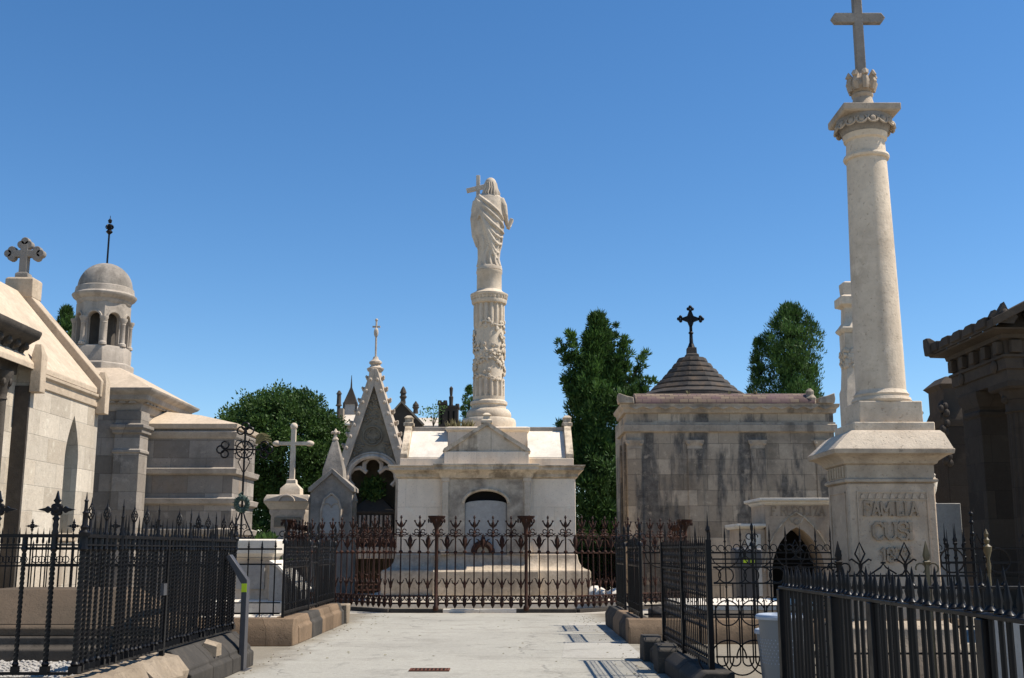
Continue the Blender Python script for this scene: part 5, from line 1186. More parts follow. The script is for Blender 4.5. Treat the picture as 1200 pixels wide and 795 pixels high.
m = MB(); m.stack(mxc,mym,[(hx+.03,hy+.03,zc0-.02),(hx+.08,hy+.08,zc0),(hx+.10,hy+.10,zc0+.12),(hx+.17,hy+.17,zc1-.1),(hx+.19,hy+.19,zc1)]); part('cornice', m, 'old_trim', MS, .006)
m = MB()
for i in range(14):
    x = mx0+.3+(mx1-mx0-.6)*i/13; m.prism([(x-.22,zc1-.1),(x,zc1-.19),(x+.22,zc1-.1)],'y',MY-.22,MY-.16)
part('scallop_band', m, 'old_trim', MS)
# barrel tile edge along the front
m = MB(); q = []
for i in range(9):
    a = R(180-100*i/8); q.append((MY+.42+.62*math.cos(a), zc1+.002+.40*math.sin(a)))
q += [(MY+1.0,zc1+.002)]
m.prism(q,'x',mx0+.30,mx1-.62); part('tile_roof', m, 'old_tiles', MS)
m = MB(); m.prism([(yq_+0*1,zz_) for yq_,zz_ in [(MY+.6,zc1+.004),(MY+1.0,zc1+.34),(MY+1.7,zc1+.34),(MY+2.2,zc1+.004)]],'x',mx0+.3,mx1-.3); part('roof', m, 'old_trim', MS)
for s,cx_ in ((-1,mx0-.0),(1,mx1-.25)):
    m = MB(); m.prism([(cx_-s*.25,zc1+.003),(cx_+s*.25,zc1+.003),(cx_+s*.28,zc1+.15),(cx_+s*.26,zc1+.34),(cx_-s*.02,zc1+.24),(cx_-s*.22,zc1+.20)],'y',MY-.28,MY+.2); part('acroterion', m, 'old_trim', MS, .02)
m = MB(); cx_ = mx1-.72; m.lathe(cx_,MY-.0,[(.16,zc1),(.2,zc1+.2),(.12,zc1+.3),(.14,zc1+.42),(.05,zc1+.52)],8); m.wobble(.03,5); part('broken_urn', m, 'old_trim', MS)
# stepped cone
cxx = xat(812,MY+3.4,7); cyy = MY+3.4
zb, zt_ = zat(463,cyy)-.12, zat(420,cyy)
m = MB(); pr = []
nst = 7; kx_ = (cyy*CP+5*SP)/1300
r0, r1 = 62*kx_, 13*kx_
m.lathe(cxx,cyy,[(r0+.12,zb-.6),(r0+.12,zb-.02),(r0,zb)],12,R(15)); part('drum', m, 'slate_roof', MS)
for i in range(nst):
    u0, u1 = i/nst, (i+1)/nst; f_ = lambda u: r0+(r1-r0)*(u**.80); za, zb2 = zb+(zt_-zb)*u0, zb+(zt_-zb)*u1
    m = MB(); m.lathe(cxx,cyy,[(f_(u0)-.02,za+.001),(f_(u0),za+.06),(f_(u1)+.10,zb2-.012),(f_(u1)-.05,zb2)],12,R(15)); part('roof_step', m, 'slate_roof', MS, .015, smooth=20)
m = MB(); zp = zat(408,cyy); m.stack(cxx,cyy,[(.24,.24,zt_-.02),(.22,.22,zt_+.12),(.17,.17,zt_+.15),(.16,.16,zp)]); part('cross_pedestal', m, 'slate_roof', MS, .01)
m = MB(); zc_ = zat(374,cyy); ztt = zat(359,cyy); k2 = kx_
m.lathe(cxx,cyy,[(.15,zp-.01),(.10,zp+.12),(.07,zp+.2),(.06,zp+.5),(.10,zp+.55),(.06,zp+.6)],8)
m.box(cxx-.05,cxx+.05,cyy-.04,cyy+.04,zp+.4,ztt-.12); m.box(cxx-.36,cxx+.36,cyy-.038,cyy+.038,zc_-.05,zc_+.05)
for a in range(4):
    p_ = [(cxx+.30*math.cos(R(a*90)),cyy,zc_+.30*math.sin(R(a*90))),(cxx+.12*math.cos(R(a*90+45)),cyy,zc_+.12*math.sin(R(a*90+45))),(cxx+.30*math.cos(R(a*90+90)),cyy,zc_+.30*math.sin(R(a*90+90)))]
    m.tube(p_,.05,5)
for d_ in ((1,0),(-1,0),(0,1)):
    e_ = (cxx+d_[0]*.36,zc_+d_[1]*.37)
    for g_ in ((1,0),(-1,0),(0,1),(0,-1)):
        if (g_[0],g_[1]) == (-d_[0],-d_[1]): continue
        m.blob((e_[0]+g_[0]*.075,cyy,e_[1]+g_[1]*.075),(.065,.045,.065),8,6)
part('iron_cross', m, 'iron_black', MS)
t_ = MB()
for px in (806,854,884): tuft(t_,(xat(px,MY+.4,6),MY+.15,zc1+.36),10,.16,.10)
tt = part('dry_weed_tuft', t_, 'leaf_dry', smooth=0, org=(mxc,MY+.15,zc1+.36)); tag(tt,'dry weeds growing on the tile edge of the stained ashlar mausoleum','weeds')

# stepped family tomb with pointed arch
TY2 = 27.5
z = lambda py: zat(py, TY2)
fx2 = lambda px: xat(px,TY2,2)
TT = thing('arched_family_tomb', 'low pale stepped family tomb with a black pointed arch and carved name', 'tomb', (fx2(935),TY2,0))
xa, xb, xc_ = fx2(898), fx2(975), fx2(934); za_, spz = z(618), .2
L_ = [(xc_-.64*math.sin(u*PI/2)**.95, za_-1.05*(1-math.cos(u*PI/2))**.72) for u in (0,.15,.3,.45,.6,.75,.9,1)]
m = MB()
m.prism([(xc_,z(586)),(xa,z(586)),(xa,0),(L_[-1][0],0)]+L_[::-1],'y',TY2,TY2+1.6)
m.prism([(xc_,z(586)),(xb,z(586)),(xb,0),(2*xc_-L_[-1][0],0)]+[(2*xc_-x,zz_) for x,zz_ in L_[::-1]],'y',TY2,TY2+1.6); part('front', m, 'cusi_stone', TT)
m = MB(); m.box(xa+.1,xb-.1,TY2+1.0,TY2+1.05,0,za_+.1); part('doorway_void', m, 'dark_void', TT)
m = MB(); m.rings([[(xa-a,TY2-a,zz_),(xb+a,TY2-a,zz_),(xb+a,TY2+1.6+a,zz_),(xa-a,TY2+1.6+a,zz_)] for a,zz_ in ((0.001,z(592)),(.06,z(590)),(.06,z(588.5)),(.16,z(587)),(.16,z(584)))]); part('cap', m, 'marble_white', TT, .01)
m = MB()
for s in (-1,1):
    m.tube([(xc_+s*(q_[0]-xc_)*-1*(-1 if s<0 else 1)*1.0 if False else xc_+s*(xc_-q_[0])*1.04,TY2-.02,q_[1]+.36*(1-u)) for u,q_ in zip((0,.15,.3,.45,.6,.75,.9,1),[(xc_-(xc_-a_[0])*1.25-.0,a_[1]) for a_ in L_])],.022,5)
    m.bar((xc_+s*.10,TY2-.012,za_+.10),(xc_+s*.22,TY2-.012,za_+.29),.02,.03)
m.arc((xc_,TY2-.01,za_+.13),.07,0,359,.016,n=12); part('arch_moulding', m, 'tomb_trim', TT)
m = lettering('F. REGOLIZA', (xa+xb)/2, TY2-.0, z(604.5), z(594)-z(604.5), (xb-xa)*.82, .11, .018); part('inscription', m, 'cusi_letter', TT, smooth=0)
for s in (-1,1):
    x0, x1 = (fx2(869),xa-.002) if s < 0 else (xb+.002,fx2(1003))
    m = MB(); m.box(x0,x1,TY2+.1,TY2+1.5,0,z(620)); part('wing', m, 'cusi_stone', TT, .01)
    m = MB(); m.box(x0+.12,x1-.12,TY2+.07,TY2+.098,.5,z(626)); part('wing_panel', m, 'marble_white', TT, .01)
    m = MB(); q0, q1 = (x0-.1,x1) if s < 0 else (x0,x1+.1); m.rings([[(q0+b_,TY2+.1-a,zz_),(q1-b_,TY2+.1-a,zz_),(q1-b_,TY2+1.5+a,zz_),(q0+b_,TY2+1.5+a,zz_)] for a,b_,zz_ in ((.0,.05,z(620)),(.12,.0,z(617)),(.12,.0,z(614)))]); part('wing_cap', m, 'marble_white', TT, .01)

# slim carved pillar behind the family column
PY = 31.0; pxx = xat(1004,PY,5)
z = lambda py: zat(py, PY)
PL = thing('carved_pillar', 'slim pale carved pillar monument rising behind the tall column with the cross', 'monument', (pxx,PY,0))
m = MB(); m.stack(pxx,PY,[(.34,.34,0),(.34,.34,z(460)),(.30,.30,z(455)),(.27,.27,z(436)),(.27,.27,z(392))]); part('shaft', m, 'column_stone', PL, .012)
m = MB(); m.stack(pxx,PY,[(.27,.27,z(392)),(.34,.34,z(389)),(.36,.36,z(387)),(.22,.22,z(379)),(.20,.20,z(362)),(.34,.34,z(359)),(.34,.34,z(350)),(.20,.20,z(347)),(.22,.22,z(333)),(.12,.12,z(331))]); part('cap', m, 'column_stone', PL, .012)
m = MB()
for i in range(36): m.blob((pxx+random.uniform(-.30,.05),PY-.28,z(432)+random.uniform(0,1)*(z(412)-z(432))),(.06,.04,.07),6,4)
for i in range(20): m.blob((pxx-.28,PY+random.uniform(-.25,.25),z(432)+random.uniform(0,1)*(z(412)-z(432))),(.05,.06,.07),6,4)
part('garland', m, 'column_stone', PL)

# ------------------------------------------------------------------ tall family column
UY = 13.2; ux0, ux1 = xat(994,UY,2.2), xat(1097,UY,2.2); ux = (ux0+ux1)/2; hw = (ux1-ux0)/2; hd = hw*.80; uy = UY+hd
z = lambda py: zat(py, UY)
zq = lambda py: zat(py, uy)
UC = thing('family_column', 'tall pale stone column with a grey cross on an inscribed family pedestal', 'monument', (ux,uy,0))
m = MB(); m.stack(ux,uy,[(hw+.2,hd+.2,0),(hw+.2,hd+.2,.35),(hw+.12,hd+.12,.5),(hw+.12,hd+.12,.72),(hw+.02,hd+.02,.8)]); part('plinth', m, 'cusi_trim', UC, .015)
zd0, zd1 = .8, z(566)
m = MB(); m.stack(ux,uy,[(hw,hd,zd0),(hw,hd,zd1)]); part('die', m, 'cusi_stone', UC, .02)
m = MB(); yy = UY-.012; 
for (a,b_,c_,d_) in ((-hw+.10,hw-.10,zd1-.115,zd1-.10),(-hw+.10,hw-.10,zd1-.20,zd1-.19)): m.box(ux+a,ux+b_,yy,UY-.001,c_,d_)
for s in (-1,1): m.box(*sorted((ux+s*(hw-.10),ux+s*(hw-.115))),yy-.001,UY-.001,.95,zd1-.1)
for i in range(9): m.prism([(ux-hw+.17+(2*hw-.34)*i/8-.03,zd1-.185),(ux-hw+.17+(2*hw-.34)*i/8+.03,zd1-.185),(ux-hw+.17+(2*hw-.34)*i/8+.01,zd1-.125),(ux-hw+.17+(2*hw-.34)*i/8-.01,zd1-.125)],'y',yy-.004,UY-.001)
for s in (-1,1): m.box(ux-hw-.011,ux-hw-.001,*sorted((uy+s*(hd-.1),uy+s*(hd-.12))),.95,zd1-.1)
m.box(ux-hw-.010,ux-hw-.001,uy-hd+.1,uy+hd-.1,zd1-.115,zd1-.1); part('border_carving', m, 'cusi_stone', UC)
ucx = ux; lx = (xat(1012,UY,2.3)+xat(1074,UY,2.3))/2
m = lettering('FAMILIA', lx, UY, z(604), z(589)-z(604), xat(1075,UY,2.3)-xat(1012,UY,2.3), .15, .028)
part('inscription', m, 'cusi_letter', UC, smooth=0, label='raised family word on the pedestal')
m = lettering('CUSI', (xat(1021,UY,2.2)+xat(1071,UY,2.2))/2, UY, z(632), z(613)-z(632), xat(1071,UY,2.2)-xat(1021,UY,2.2), .16, .028); part('inscription', m, 'cusi_letter', UC, smooth=0, label='raised surname on the pedestal')
m = lettering('1873', (xat(1030,UY,2)+xat(1065,UY,2))/2, UY, z(658), z(643)-z(658), xat(1065,UY,2)-xat(1030,UY,2), .14, .028); part('inscription', m, 'cusi_letter', UC, smooth=0, label='raised year on the pedestal')
zc0, zc1 = z(545), z(527)
m = MB(); m.stack(ux,uy,[(hw+.0,hd+.0,zd1),(hw+.03,hd+.03,zd1+.012),(hw+.03,hd+.03,zd1+.04),(hw-.0,hd-.0,zd1+.06),(hw-.0,hd-.0,zc0)]); part('frieze', m, 'cusi_trim', UC)
m = MB()
for i in range(7):
    for s in (0,1):
        u = -hd+.1+(2*hd-.2)*i/6
        if s: m.lathe(ux-hw-.005,uy+u,[(.025,zd1+.075),(.025,zc0-.01)],6)
part('fluted_frieze', m, 'cusi_trim', UC)
h = zc1-zc0
m = MB(); m.stack(ux,uy,[(hw+o_,hd+o_,zc0+h*u_) for o_,u_ in ((0,0),(.035,.1),(.045,.25),(.12,.55),(.185,.68),(.195,.95),(.19,1))]); part('cornice', m, 'cusi_trim', UC, .006)
ux += .085; zs1 = zq(509); hp = 45/1300*(uy*CP+3*SP)
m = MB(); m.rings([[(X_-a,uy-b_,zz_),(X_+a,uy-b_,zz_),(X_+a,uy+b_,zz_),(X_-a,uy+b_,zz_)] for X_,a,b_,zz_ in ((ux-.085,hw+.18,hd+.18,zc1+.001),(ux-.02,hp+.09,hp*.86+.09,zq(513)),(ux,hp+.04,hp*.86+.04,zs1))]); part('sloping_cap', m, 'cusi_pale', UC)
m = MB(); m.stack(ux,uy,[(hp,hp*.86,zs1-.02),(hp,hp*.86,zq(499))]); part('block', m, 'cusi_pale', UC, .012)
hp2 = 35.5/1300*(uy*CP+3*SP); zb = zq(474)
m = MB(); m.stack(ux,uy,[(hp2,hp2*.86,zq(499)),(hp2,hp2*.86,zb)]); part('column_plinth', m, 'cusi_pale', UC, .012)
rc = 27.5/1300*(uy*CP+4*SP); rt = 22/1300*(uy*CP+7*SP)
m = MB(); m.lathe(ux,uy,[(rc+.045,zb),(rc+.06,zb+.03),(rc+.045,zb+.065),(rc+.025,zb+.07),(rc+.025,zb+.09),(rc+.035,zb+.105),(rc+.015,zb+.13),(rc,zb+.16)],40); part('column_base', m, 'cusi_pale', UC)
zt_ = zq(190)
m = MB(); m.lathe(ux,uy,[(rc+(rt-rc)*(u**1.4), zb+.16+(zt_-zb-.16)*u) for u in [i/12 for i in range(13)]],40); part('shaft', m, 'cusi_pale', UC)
z2 = zq(160)
m = MB(); m.lathe(ux,uy,[(rt,zt_),(rt+.03,zt_+.016),(rt+.04,zt_+.04),(rt+.03,zt_+.07),(rt+.0,zt_+.08),(rt-.01,zq(168)),(rt+.02,zq(166)),(rt+.03,z2)],40); part('necking', m, 'cusi_pale', UC)
z3 = zq(142)
m = MB(); m.lathe(ux,uy,[(rt+.02,z2),(rt+.05,z2+.05),(rt+.09,z2+.13),(rt+.10,z3)],40); part('echinus', m, 'grey_cross_stone', UC); m = MB()  # darker echinus puts the shade between the eggs into its colour
for i in range(16):
    a = i*2*PI/16; q = MB(); q.arc((0,0,0),.062,0,359,.016,n=14); q.blob((0,-.005,0),(.038,.028,.052),8,6)
    m.merge(q, Matrix.Translation((ux+(rt+.10)*math.cos(a),uy+(rt+.10)*math.sin(a),(z2+z3)/2+.01)) @ Matrix.Rotation(a+PI/2,4,'Z') @ Matrix.Rotation(R(-25),4,'X'))
part('egg_moulding', m, 'cusi_trim', UC)
ha = rt+.115; z4 = zq(133)
m = MB(); m.stack(ux,uy,[(ha-.02,ha-.02,z3-.0),(ha,ha,z3+.02),(ha,ha,z4)]); part('abacus', m, 'cusi_trim', UC, .01)
m = MB(); k3 = (uy*CP+8*SP)/1300
m.lathe(ux,uy,[(18*k3,z4),(17*k3,z4+.03),(12.5*k3,zq(125)),(10.5*k3,zq(116)),(12*k3,zq(114)),(12*k3,zq(112)),(9*k3,zq(110)),(14*k3,zq(104)),(13.5*k3,zq(98)),(8*k3,zq(92)),(6*k3,zq(88))],20)
for i in range(8):
    a = i*PI/4; ca, sa = math.cos(a), math.sin(a)
    m.tube([(ux+12*k3*ca,uy+12*k3*sa,zq(108)),(ux+14*k3*ca,uy+14*k3*sa,zq(100)),(ux+12*k3*ca,uy+12*k3*sa,zq(93)),(ux+15*k3*ca,uy+15*k3*sa,zq(90)),(ux+16*k3*ca,uy+16*k3*sa,zq(93))],[.04,.05,.04,.05,.03],6)
part('leaf_finial', m, 'cusi_trim', UC)
m = MB(); wv = 5.3*k3; czz = zq(22.5); ctop = zq(-16)
m.stack(ux,uy,[(wv,wv*.8,zq(91)),(wv*.95,wv*.8,ctop)]); 
hb_ = 31*k3; m.prism([(ux-hb_,czz),(ux-hb_+.05,czz+.07),(ux+hb_-.05,czz+.07),(ux+hb_,czz),(ux+hb_-.05,czz-.07),(ux-hb_+.05,czz-.07)],'y',uy-wv*.79,uy+wv*.79); part('cross', m, 'grey_cross_stone', UC, .012)

# ------------------------------------------------------------------ dark temple mausoleum, far right
QY = 20.5
z = lambda py, Y=QY: zat(py, Y)
qx = xat(1180,QY,5)               # outer face of the front left column
DMT = thing('temple_mausoleum', 'dark weathered temple mausoleum with columns and a pediment at the right edge', 'mausoleum', (qx,QY,0))
QB = QY+1.75; zw = 3.6                # depth of side, half width
xc_ = qx+zw
e0, e1 = z(446), z(388)             # entablature bottom and top
cap0 = z(466)
def colm(x, y, nm='column'):
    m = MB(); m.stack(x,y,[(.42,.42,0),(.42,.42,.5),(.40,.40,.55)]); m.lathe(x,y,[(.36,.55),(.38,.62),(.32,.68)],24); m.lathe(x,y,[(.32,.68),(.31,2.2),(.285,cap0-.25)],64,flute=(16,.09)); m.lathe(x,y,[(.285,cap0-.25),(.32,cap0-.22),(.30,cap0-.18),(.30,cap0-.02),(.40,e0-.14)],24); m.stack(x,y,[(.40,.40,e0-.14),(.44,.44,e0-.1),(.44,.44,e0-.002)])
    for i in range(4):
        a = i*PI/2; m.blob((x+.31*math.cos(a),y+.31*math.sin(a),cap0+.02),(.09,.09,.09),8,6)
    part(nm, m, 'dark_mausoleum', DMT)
colm(qx+.42,QY+.42); colm(qx+2.2,QY+.42)
m = MB(); px0 = xat(1118,QB,3); x_ = qx+.40
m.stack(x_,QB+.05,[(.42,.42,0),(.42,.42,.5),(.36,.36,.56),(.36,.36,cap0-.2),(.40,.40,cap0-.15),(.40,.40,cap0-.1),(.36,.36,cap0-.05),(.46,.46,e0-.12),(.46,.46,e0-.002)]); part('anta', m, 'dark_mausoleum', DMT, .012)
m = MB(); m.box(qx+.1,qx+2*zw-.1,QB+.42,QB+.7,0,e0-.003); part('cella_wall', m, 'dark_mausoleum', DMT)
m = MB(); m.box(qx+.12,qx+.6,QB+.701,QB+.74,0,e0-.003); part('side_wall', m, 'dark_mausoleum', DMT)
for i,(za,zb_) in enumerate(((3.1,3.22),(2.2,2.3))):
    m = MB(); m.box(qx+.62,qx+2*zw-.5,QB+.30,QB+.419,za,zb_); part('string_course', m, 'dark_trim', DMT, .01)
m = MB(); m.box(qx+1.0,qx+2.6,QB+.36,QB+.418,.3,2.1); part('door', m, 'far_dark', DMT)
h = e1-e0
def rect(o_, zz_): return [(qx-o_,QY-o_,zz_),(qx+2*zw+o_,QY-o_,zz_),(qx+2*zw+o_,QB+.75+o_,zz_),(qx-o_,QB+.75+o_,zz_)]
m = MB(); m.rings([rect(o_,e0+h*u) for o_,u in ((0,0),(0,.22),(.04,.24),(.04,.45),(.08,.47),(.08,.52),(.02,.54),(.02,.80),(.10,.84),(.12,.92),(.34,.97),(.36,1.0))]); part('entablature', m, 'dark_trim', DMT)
m = MB()
for i in range(5):
    y = QY+.15+.55*i; m = MB(); m.box(qx-.14,qx-.018,y-.1,y+.1,e0+h*.55,e0+h*.80); part('dentil_block', m, 'dark_trim', DMT, .012)
for i in range(11):
    x = qx+.15+.66*i; m = MB(); m.box(x-.1,x+.1,QY-.14,QY-.018,e0+h*.55,e0+h*.80); part('dentil_block', m, 'dark_trim', DMT, .012)
for y in (QY+.42,QY+2.0):
    m = MB(); m.blob((qx-.06,y,e0+h*.34),(.05,.13,.13),12,6); part('rosette', m, 'dark_trim', DMT)
m = MB(); m.blob((qx+.42,QY-.06,e0+h*.34),(.13,.05,.13),12,6); part('rosette', m, 'dark_trim', DMT)
ridge = e1+2.05
m = MB(); m.prism([(qx-.34,e1+.002),(qx+2*zw+.34,e1+.002),(xc_,ridge)],'y',QY-.05,QY+.3); part('tympanum', m, 'dark_mausoleum', DMT)
for s in (-1,1):
    m = MB(); X_ = xc_+s*(zw+.38); m.prism([(X_,e1+.003),(X_,e1+.16),(xc_,ridge+.16),(xc_,ridge+.0)],'y',QY-.42,QY-.06); part('raking_cornice', m, 'dark_trim', DMT, .01)
    m = MB(); m.prism([(X_,e1+.003),(X_,e1+.12),(xc_,ridge+.12),(xc_,ridge+.0)],'y',QY-.055,QB+1.1); part('roof', m, 'dark_trim', DMT, .01)
for i in range(5):
    y = QY+.1+.6*i; m = MB(); m.prism([(y-.24,e1+.05),(y+.24,e1+.05),(y+.24,e1+.16),(y+.06,e1+.24),(y-.24,e1+.24)],'x',qx-.42,qx-.2); part('eave_block', m, 'dark_trim', DMT, .02)
def acro(x, y, s_=1.0):
    m = MB(); m.prism([(x-.22*s_,e1+.1),(x+.22*s_,e1+.1),(x+.34*s_,e1+.30*s_),(x+.20*s_,e1+.44*s_),(x+.13*s_,e1+.40*s_),(x,e1+.66*s_),(x-.13*s_,e1+.42*s_),(x-.22*s_,e1+.48*s_),(x-.34*s_,e1+.28*s_)],'y',y-.09,y+.09); m.blob((x,y-.08,e1+.34*s_),(.12*s_,.06,.16*s_),8,6); m.wobble(.03,4,x); part('acroterion', m, 'far_dark', DMT)
acro(qx-.1,QY-.2,.75); acro(xat(1200,QY,6)+.25,QY-.25,1.0)
m = MB(); x_, y_ = qx-.3, QB+.95; m.rings([[(x_-.16,y_-.16,e1),(x_+.16,y_-.16,e1),(x_+.16,y_+.16,e1),(x_-.16,y_+.16,e1)],[(x_-.18,y_-.16,e1+.2),(x_+.12,y_-.16,e1+.2),(x_+.12,y_+.16,e1+.2),(x_-.18,y_+.16,e1+.2)],[(x_-.2,y_-.1,e1+.36),(x_-.1,y_-.1,e1+.36),(x_-.1,y_+.1,e1+.36),(x_-.2,y_+.1,e1+.36)]]); part('acroterion', m, 'far_dark', DMT, .03)

# dark carved monument behind it, pale wall, far cross
DY2 = 30; 
DC = thing('dark_carved_monument', 'narrow dark carved monument between the family column and the dark temple', 'monument', (xat(1110,DY2,4),DY2,0))
m = MB(); a,b_ = xat(1110,DY2,4), xat(1150,DY2,4); m.box(a,b_,DY2,DY2+1.2,0,zat(500,DY2)); part('body', m, 'dark_mausoleum', DC, .02)
m = MB(); m.rings([[(a-o_,DY2-o_,zz_),(b_+o_,DY2-o_,zz_),(b_+o_,DY2+1.2+o_,zz_),(a-o_,DY2+1.2+o_,zz_)] for o_,zz_ in ((0,zat(500,DY2)+.002),(.04,zat(495,DY2)),(.04,zat(490,DY2)),(-.05,zat(480,DY2)),(-.05,zat(455,DY2)),(.06,zat(450,DY2)),(-.2,zat(440,DY2)))]); part('upper_stage', m, 'dark_trim', DC)
m = MB()
for i in range(26): m.blob((a-.05+random.uniform(-.06,.12),DY2-.05+random.random()*.2,zat(random.uniform(450,560),DY2)),(.09,.07,.11),7,5)
part('carving', m, 'far_dark', DC)
m = MB(); WY = 24.0; m.box(xat(1093,WY,2),xat(1128,WY,2),WY,WY+.5,0,zat(590,WY)); o = part('marble_block', m, 'grey_plain', org=(xat(1110,WY,2),WY,0), bevel=.012); tag(o,'smooth pale grey marble block right of the inscribed pedestal','marble block')
m = MB(); ux_ = xat(1092,25,3); zz0 = zat(591,25); 
m.lathe(ux_,25.2,[(.24,0),(.24,zz0-.3),(.20,zz0-.1),(.16,zz0)],14); m.lathe(ux_,25.2,[(.16,zz0),(.09,zz0+.12),(.16,zz0+.3),(.20,zz0+.5),(.15,zz0+.62),(.17,zz0+.66),(.06,zz0+.8)],16); o = part('marble_urn', m, 'marble_white', org=(ux_,25.2,0)); tag(o,'white marble urn half hidden behind the inscribed pedestal','urn')
XY = 55; xx = xat(1076,XY,7); m = MB(); zt_ = zat(478,XY); zbb = zat(498,XY); m.bar((xx,XY,0),(xx,XY,zt_),.12,.12); m.bar((xx-.24,XY,zat(484,XY)),(xx+.24,XY,zat(484,XY)),.13,.12)
for c_ in ((-.26,484),(.26,484),(0,478)): m.blob((xx+c_[0],XY,zat(c_[1],XY)),.10,8,6)
m.lathe(xx,XY,[(.5,0),(.5,zbb-.3),(.25,zbb)],10); o = part('far_cross', m, 'far_dark', org=(xx,XY,0)); tag(o,'small dark cross on the skyline just right of the family column','cross')

# ------------------------------------------------------------------ plot C
CX0, CY0, CY1, CZ = 2.28, 20.1, 24.6, .42
FCc = thing('spear_fence', 'old black iron fence with spear tops on the brown kerb before the arched family tomb', 'fence', (CX0,CY0,CZ))
mC1 = mesh_of(frieze_bar(1.25),'frieze_bar','iron_black',O0)
straight(FCc, mC1, 'frieze_bar', (CX0,CY0+.06), (CX0,22.1), CZ, .11, 'iron_black', ((.08,.05),(.9,.03),(1.23,.03)))
straight(FCc, mC1, 'frieze_bar', (CX0,22.9), (CX0,CY1), CZ, .11, 'iron_black', ((.08,.05),(.9,.03),(1.23,.03)))
mm = spear_bar(1.32,.012,.3)
for s in (-1,1): mm.arc((s_*0+s*.07,0,1.22),.055,-40,260,.009,n=9); mm.arc((s*.06,0,.32),.05,-60,240,.008,n=8)
mm.blob((0,0,.55),.022,6,4)
mC2 = mesh_of(mm,'spear_bar','iron_old',O0)
straight(FCc, mC2, 'spear_bar', (CX0+.05,CY0), (CX0+5.4,CY0), CZ, .27, 'iron_old', ((.07,.03),(.22,.02),(.95,.02),(1.14,.026)))
for x,y in ((CX0,CY0),(CX0,22.1),(CX0,22.9),(CX0,CY1),(CX0+2.0,CY0),(CX0+3.9,CY0)):
    put('scroll_post', cpB, FCc, (x,y,CZ))
arcs = MB()
for i in range(9):
    x = CX0+.35+.58*i; arcs.arc((x,CY0-.02,CZ+1.14),.26,180,360,.010,n=14)
part('arc_band', arcs, 'iron_old', FCc)
KC = thing('brown_kerb', 'brown stone kerb of the plot before the arched family tomb', 'kerb', (CX0,CY0,0))
kerbrun(KC,'y',CX0,CY0+.27,CY1+.3,CZ,.5,1.3,'kerb_black','brown_kerb',30); kerbrun(KC,'x',CY0,CX0-.26,CX0+5.6,CZ,.5,1.1,'brown_kerb',None,60)
# pale slabs in plot C
PS = thing('flat_tomb', 'flat pale marble tomb lying inside the plot behind the lattice fence', 'tomb', (4.3,21.9,0))
m = MB(); m.stack(4.4,22.2,[(1.6,1.3,0),(1.6,1.3,.42),(1.5,1.2,.5)]); part('base', m, 'black_stone', PS, .02)
m = MB(); m.stack(4.4,22.2,[(1.35,1.05,.5),(1.35,1.05,.60),(1.25,.95,.64)]); part('slab', m, 'marble_white', PS, .015)
# a dark waste bin with two yellow-green marks inside the far path
bx_, by_ = xat(874,25.5,1.6), 25.5
m = MB(); m.stack(bx_,by_,[(.2,.2,.0),(.22,.22,1.15),(.30,.28,1.3),(.30,.28,1.62),(.26,.24,1.66)]); NB = thing('dark_post_box','dark waste stand with two yellow-green marks behind the spear fence','waste stand',(bx_,by_,0)); part('body', m, 'sign_metal', NB, .02)
for s in (-1,1):
    m = MB(); m.box(bx_+s*.08-.045,bx_+s*.08+.045,by_-.31,by_-.29,1.32,1.42); part('mark', m, 'sticker', NB)

# ------------------------------------------------------------------ plot D: lattice fence, thin curled fence
LX, LY0, LY1, LZ = 2.25, 12.95, 16.9, .30
LF = thing('lattice_fence', 'dense black iron lattice fence with rows of small rings standing on the black kerb', 'fence', (LX,LY0,LZ))
H = 1.34
m = MB(); m.box(-.012,.012,-.005,.005,0,H); m.lathe(0,0,[(.012,H),(.018,H+.02),(.010,H+.05),(.001,H+.13)],6)
for zz_ in (.1,.42,.78,1.08): m.blob((0,0,zz_),(.016,.014,.025),6,4)
mL = mesh_of(m,'lattice_bar','iron_old',O0)
n = 27
for i in range(n): put('lattice_bar', mL, LF, (LX,LY0+.06+(LY1-LY0-.12)*i/(n-1),LZ), PI/2)
rg = MB(); dy = (LY1-LY0-.12)/(n-1); rgs = []
for i in range(n-1):
    y = LY0+.06+dy*(i+.5)
    for zc_ in (.16,.47,.56,.86,.95,1.19,1.28):
        q = [(LX,y+dy*.42*math.cos(a),LZ+zc_+.05*math.sin(a)) for a in [j*2*PI/8 for j in range(8)]]; rg.tube(q,.0065,4,True)
    if i % 9 == 8 or i == n-2: part('lattice_panel', rg, 'iron_old', LF); rg = MB()
for zz_,hh in ((.05,.04),(1.05,.022),(1.34,.025)):
    m = MB(); m.box(LX-.016,LX+.016,LY0,LY1,LZ+zz_-hh/2,LZ+zz_+hh/2); part('rail', m, 'iron_old', LF)
for y in (LY0,LY0+2.0,LY1):
    m = MB(); m.box(LX-.03,LX+.03,y-.03,y+.03,LZ-.02,LZ+1.42); part('post', m, 'iron_black', LF)
m = MB(); m.tube([(LX,LY0,LZ+1.42),(LX,LY0,LZ+1.5)],.014,6); m.lathe(LX,LY0,[(.014,LZ+1.5),(.03,LZ+1.53),(.012,LZ+1.58),(.001,LZ+1.75)],6); part('post_spike', m, 'iron_black', LF)
KD = thing('black_kerb', 'black stone kerb with raised end blocks under the lattice fence', 'kerb', (LX,LY0,0))
y = LY0-.3
i = 0
while y < LY1+.1:
    L = min(1.3,LY1+.35-y); m = MB(); m.prism([(LX-.24,0),(LX+.2,0),(LX+.2,LZ-.02),(LX-.12,LZ-.02),(LX-.24,LZ-.12)],'y',y,y+L-.02); m.wobble(.008,4,i); part('kerb_stone', m, 'kerb_black', KD, .02); y += L; i += 1
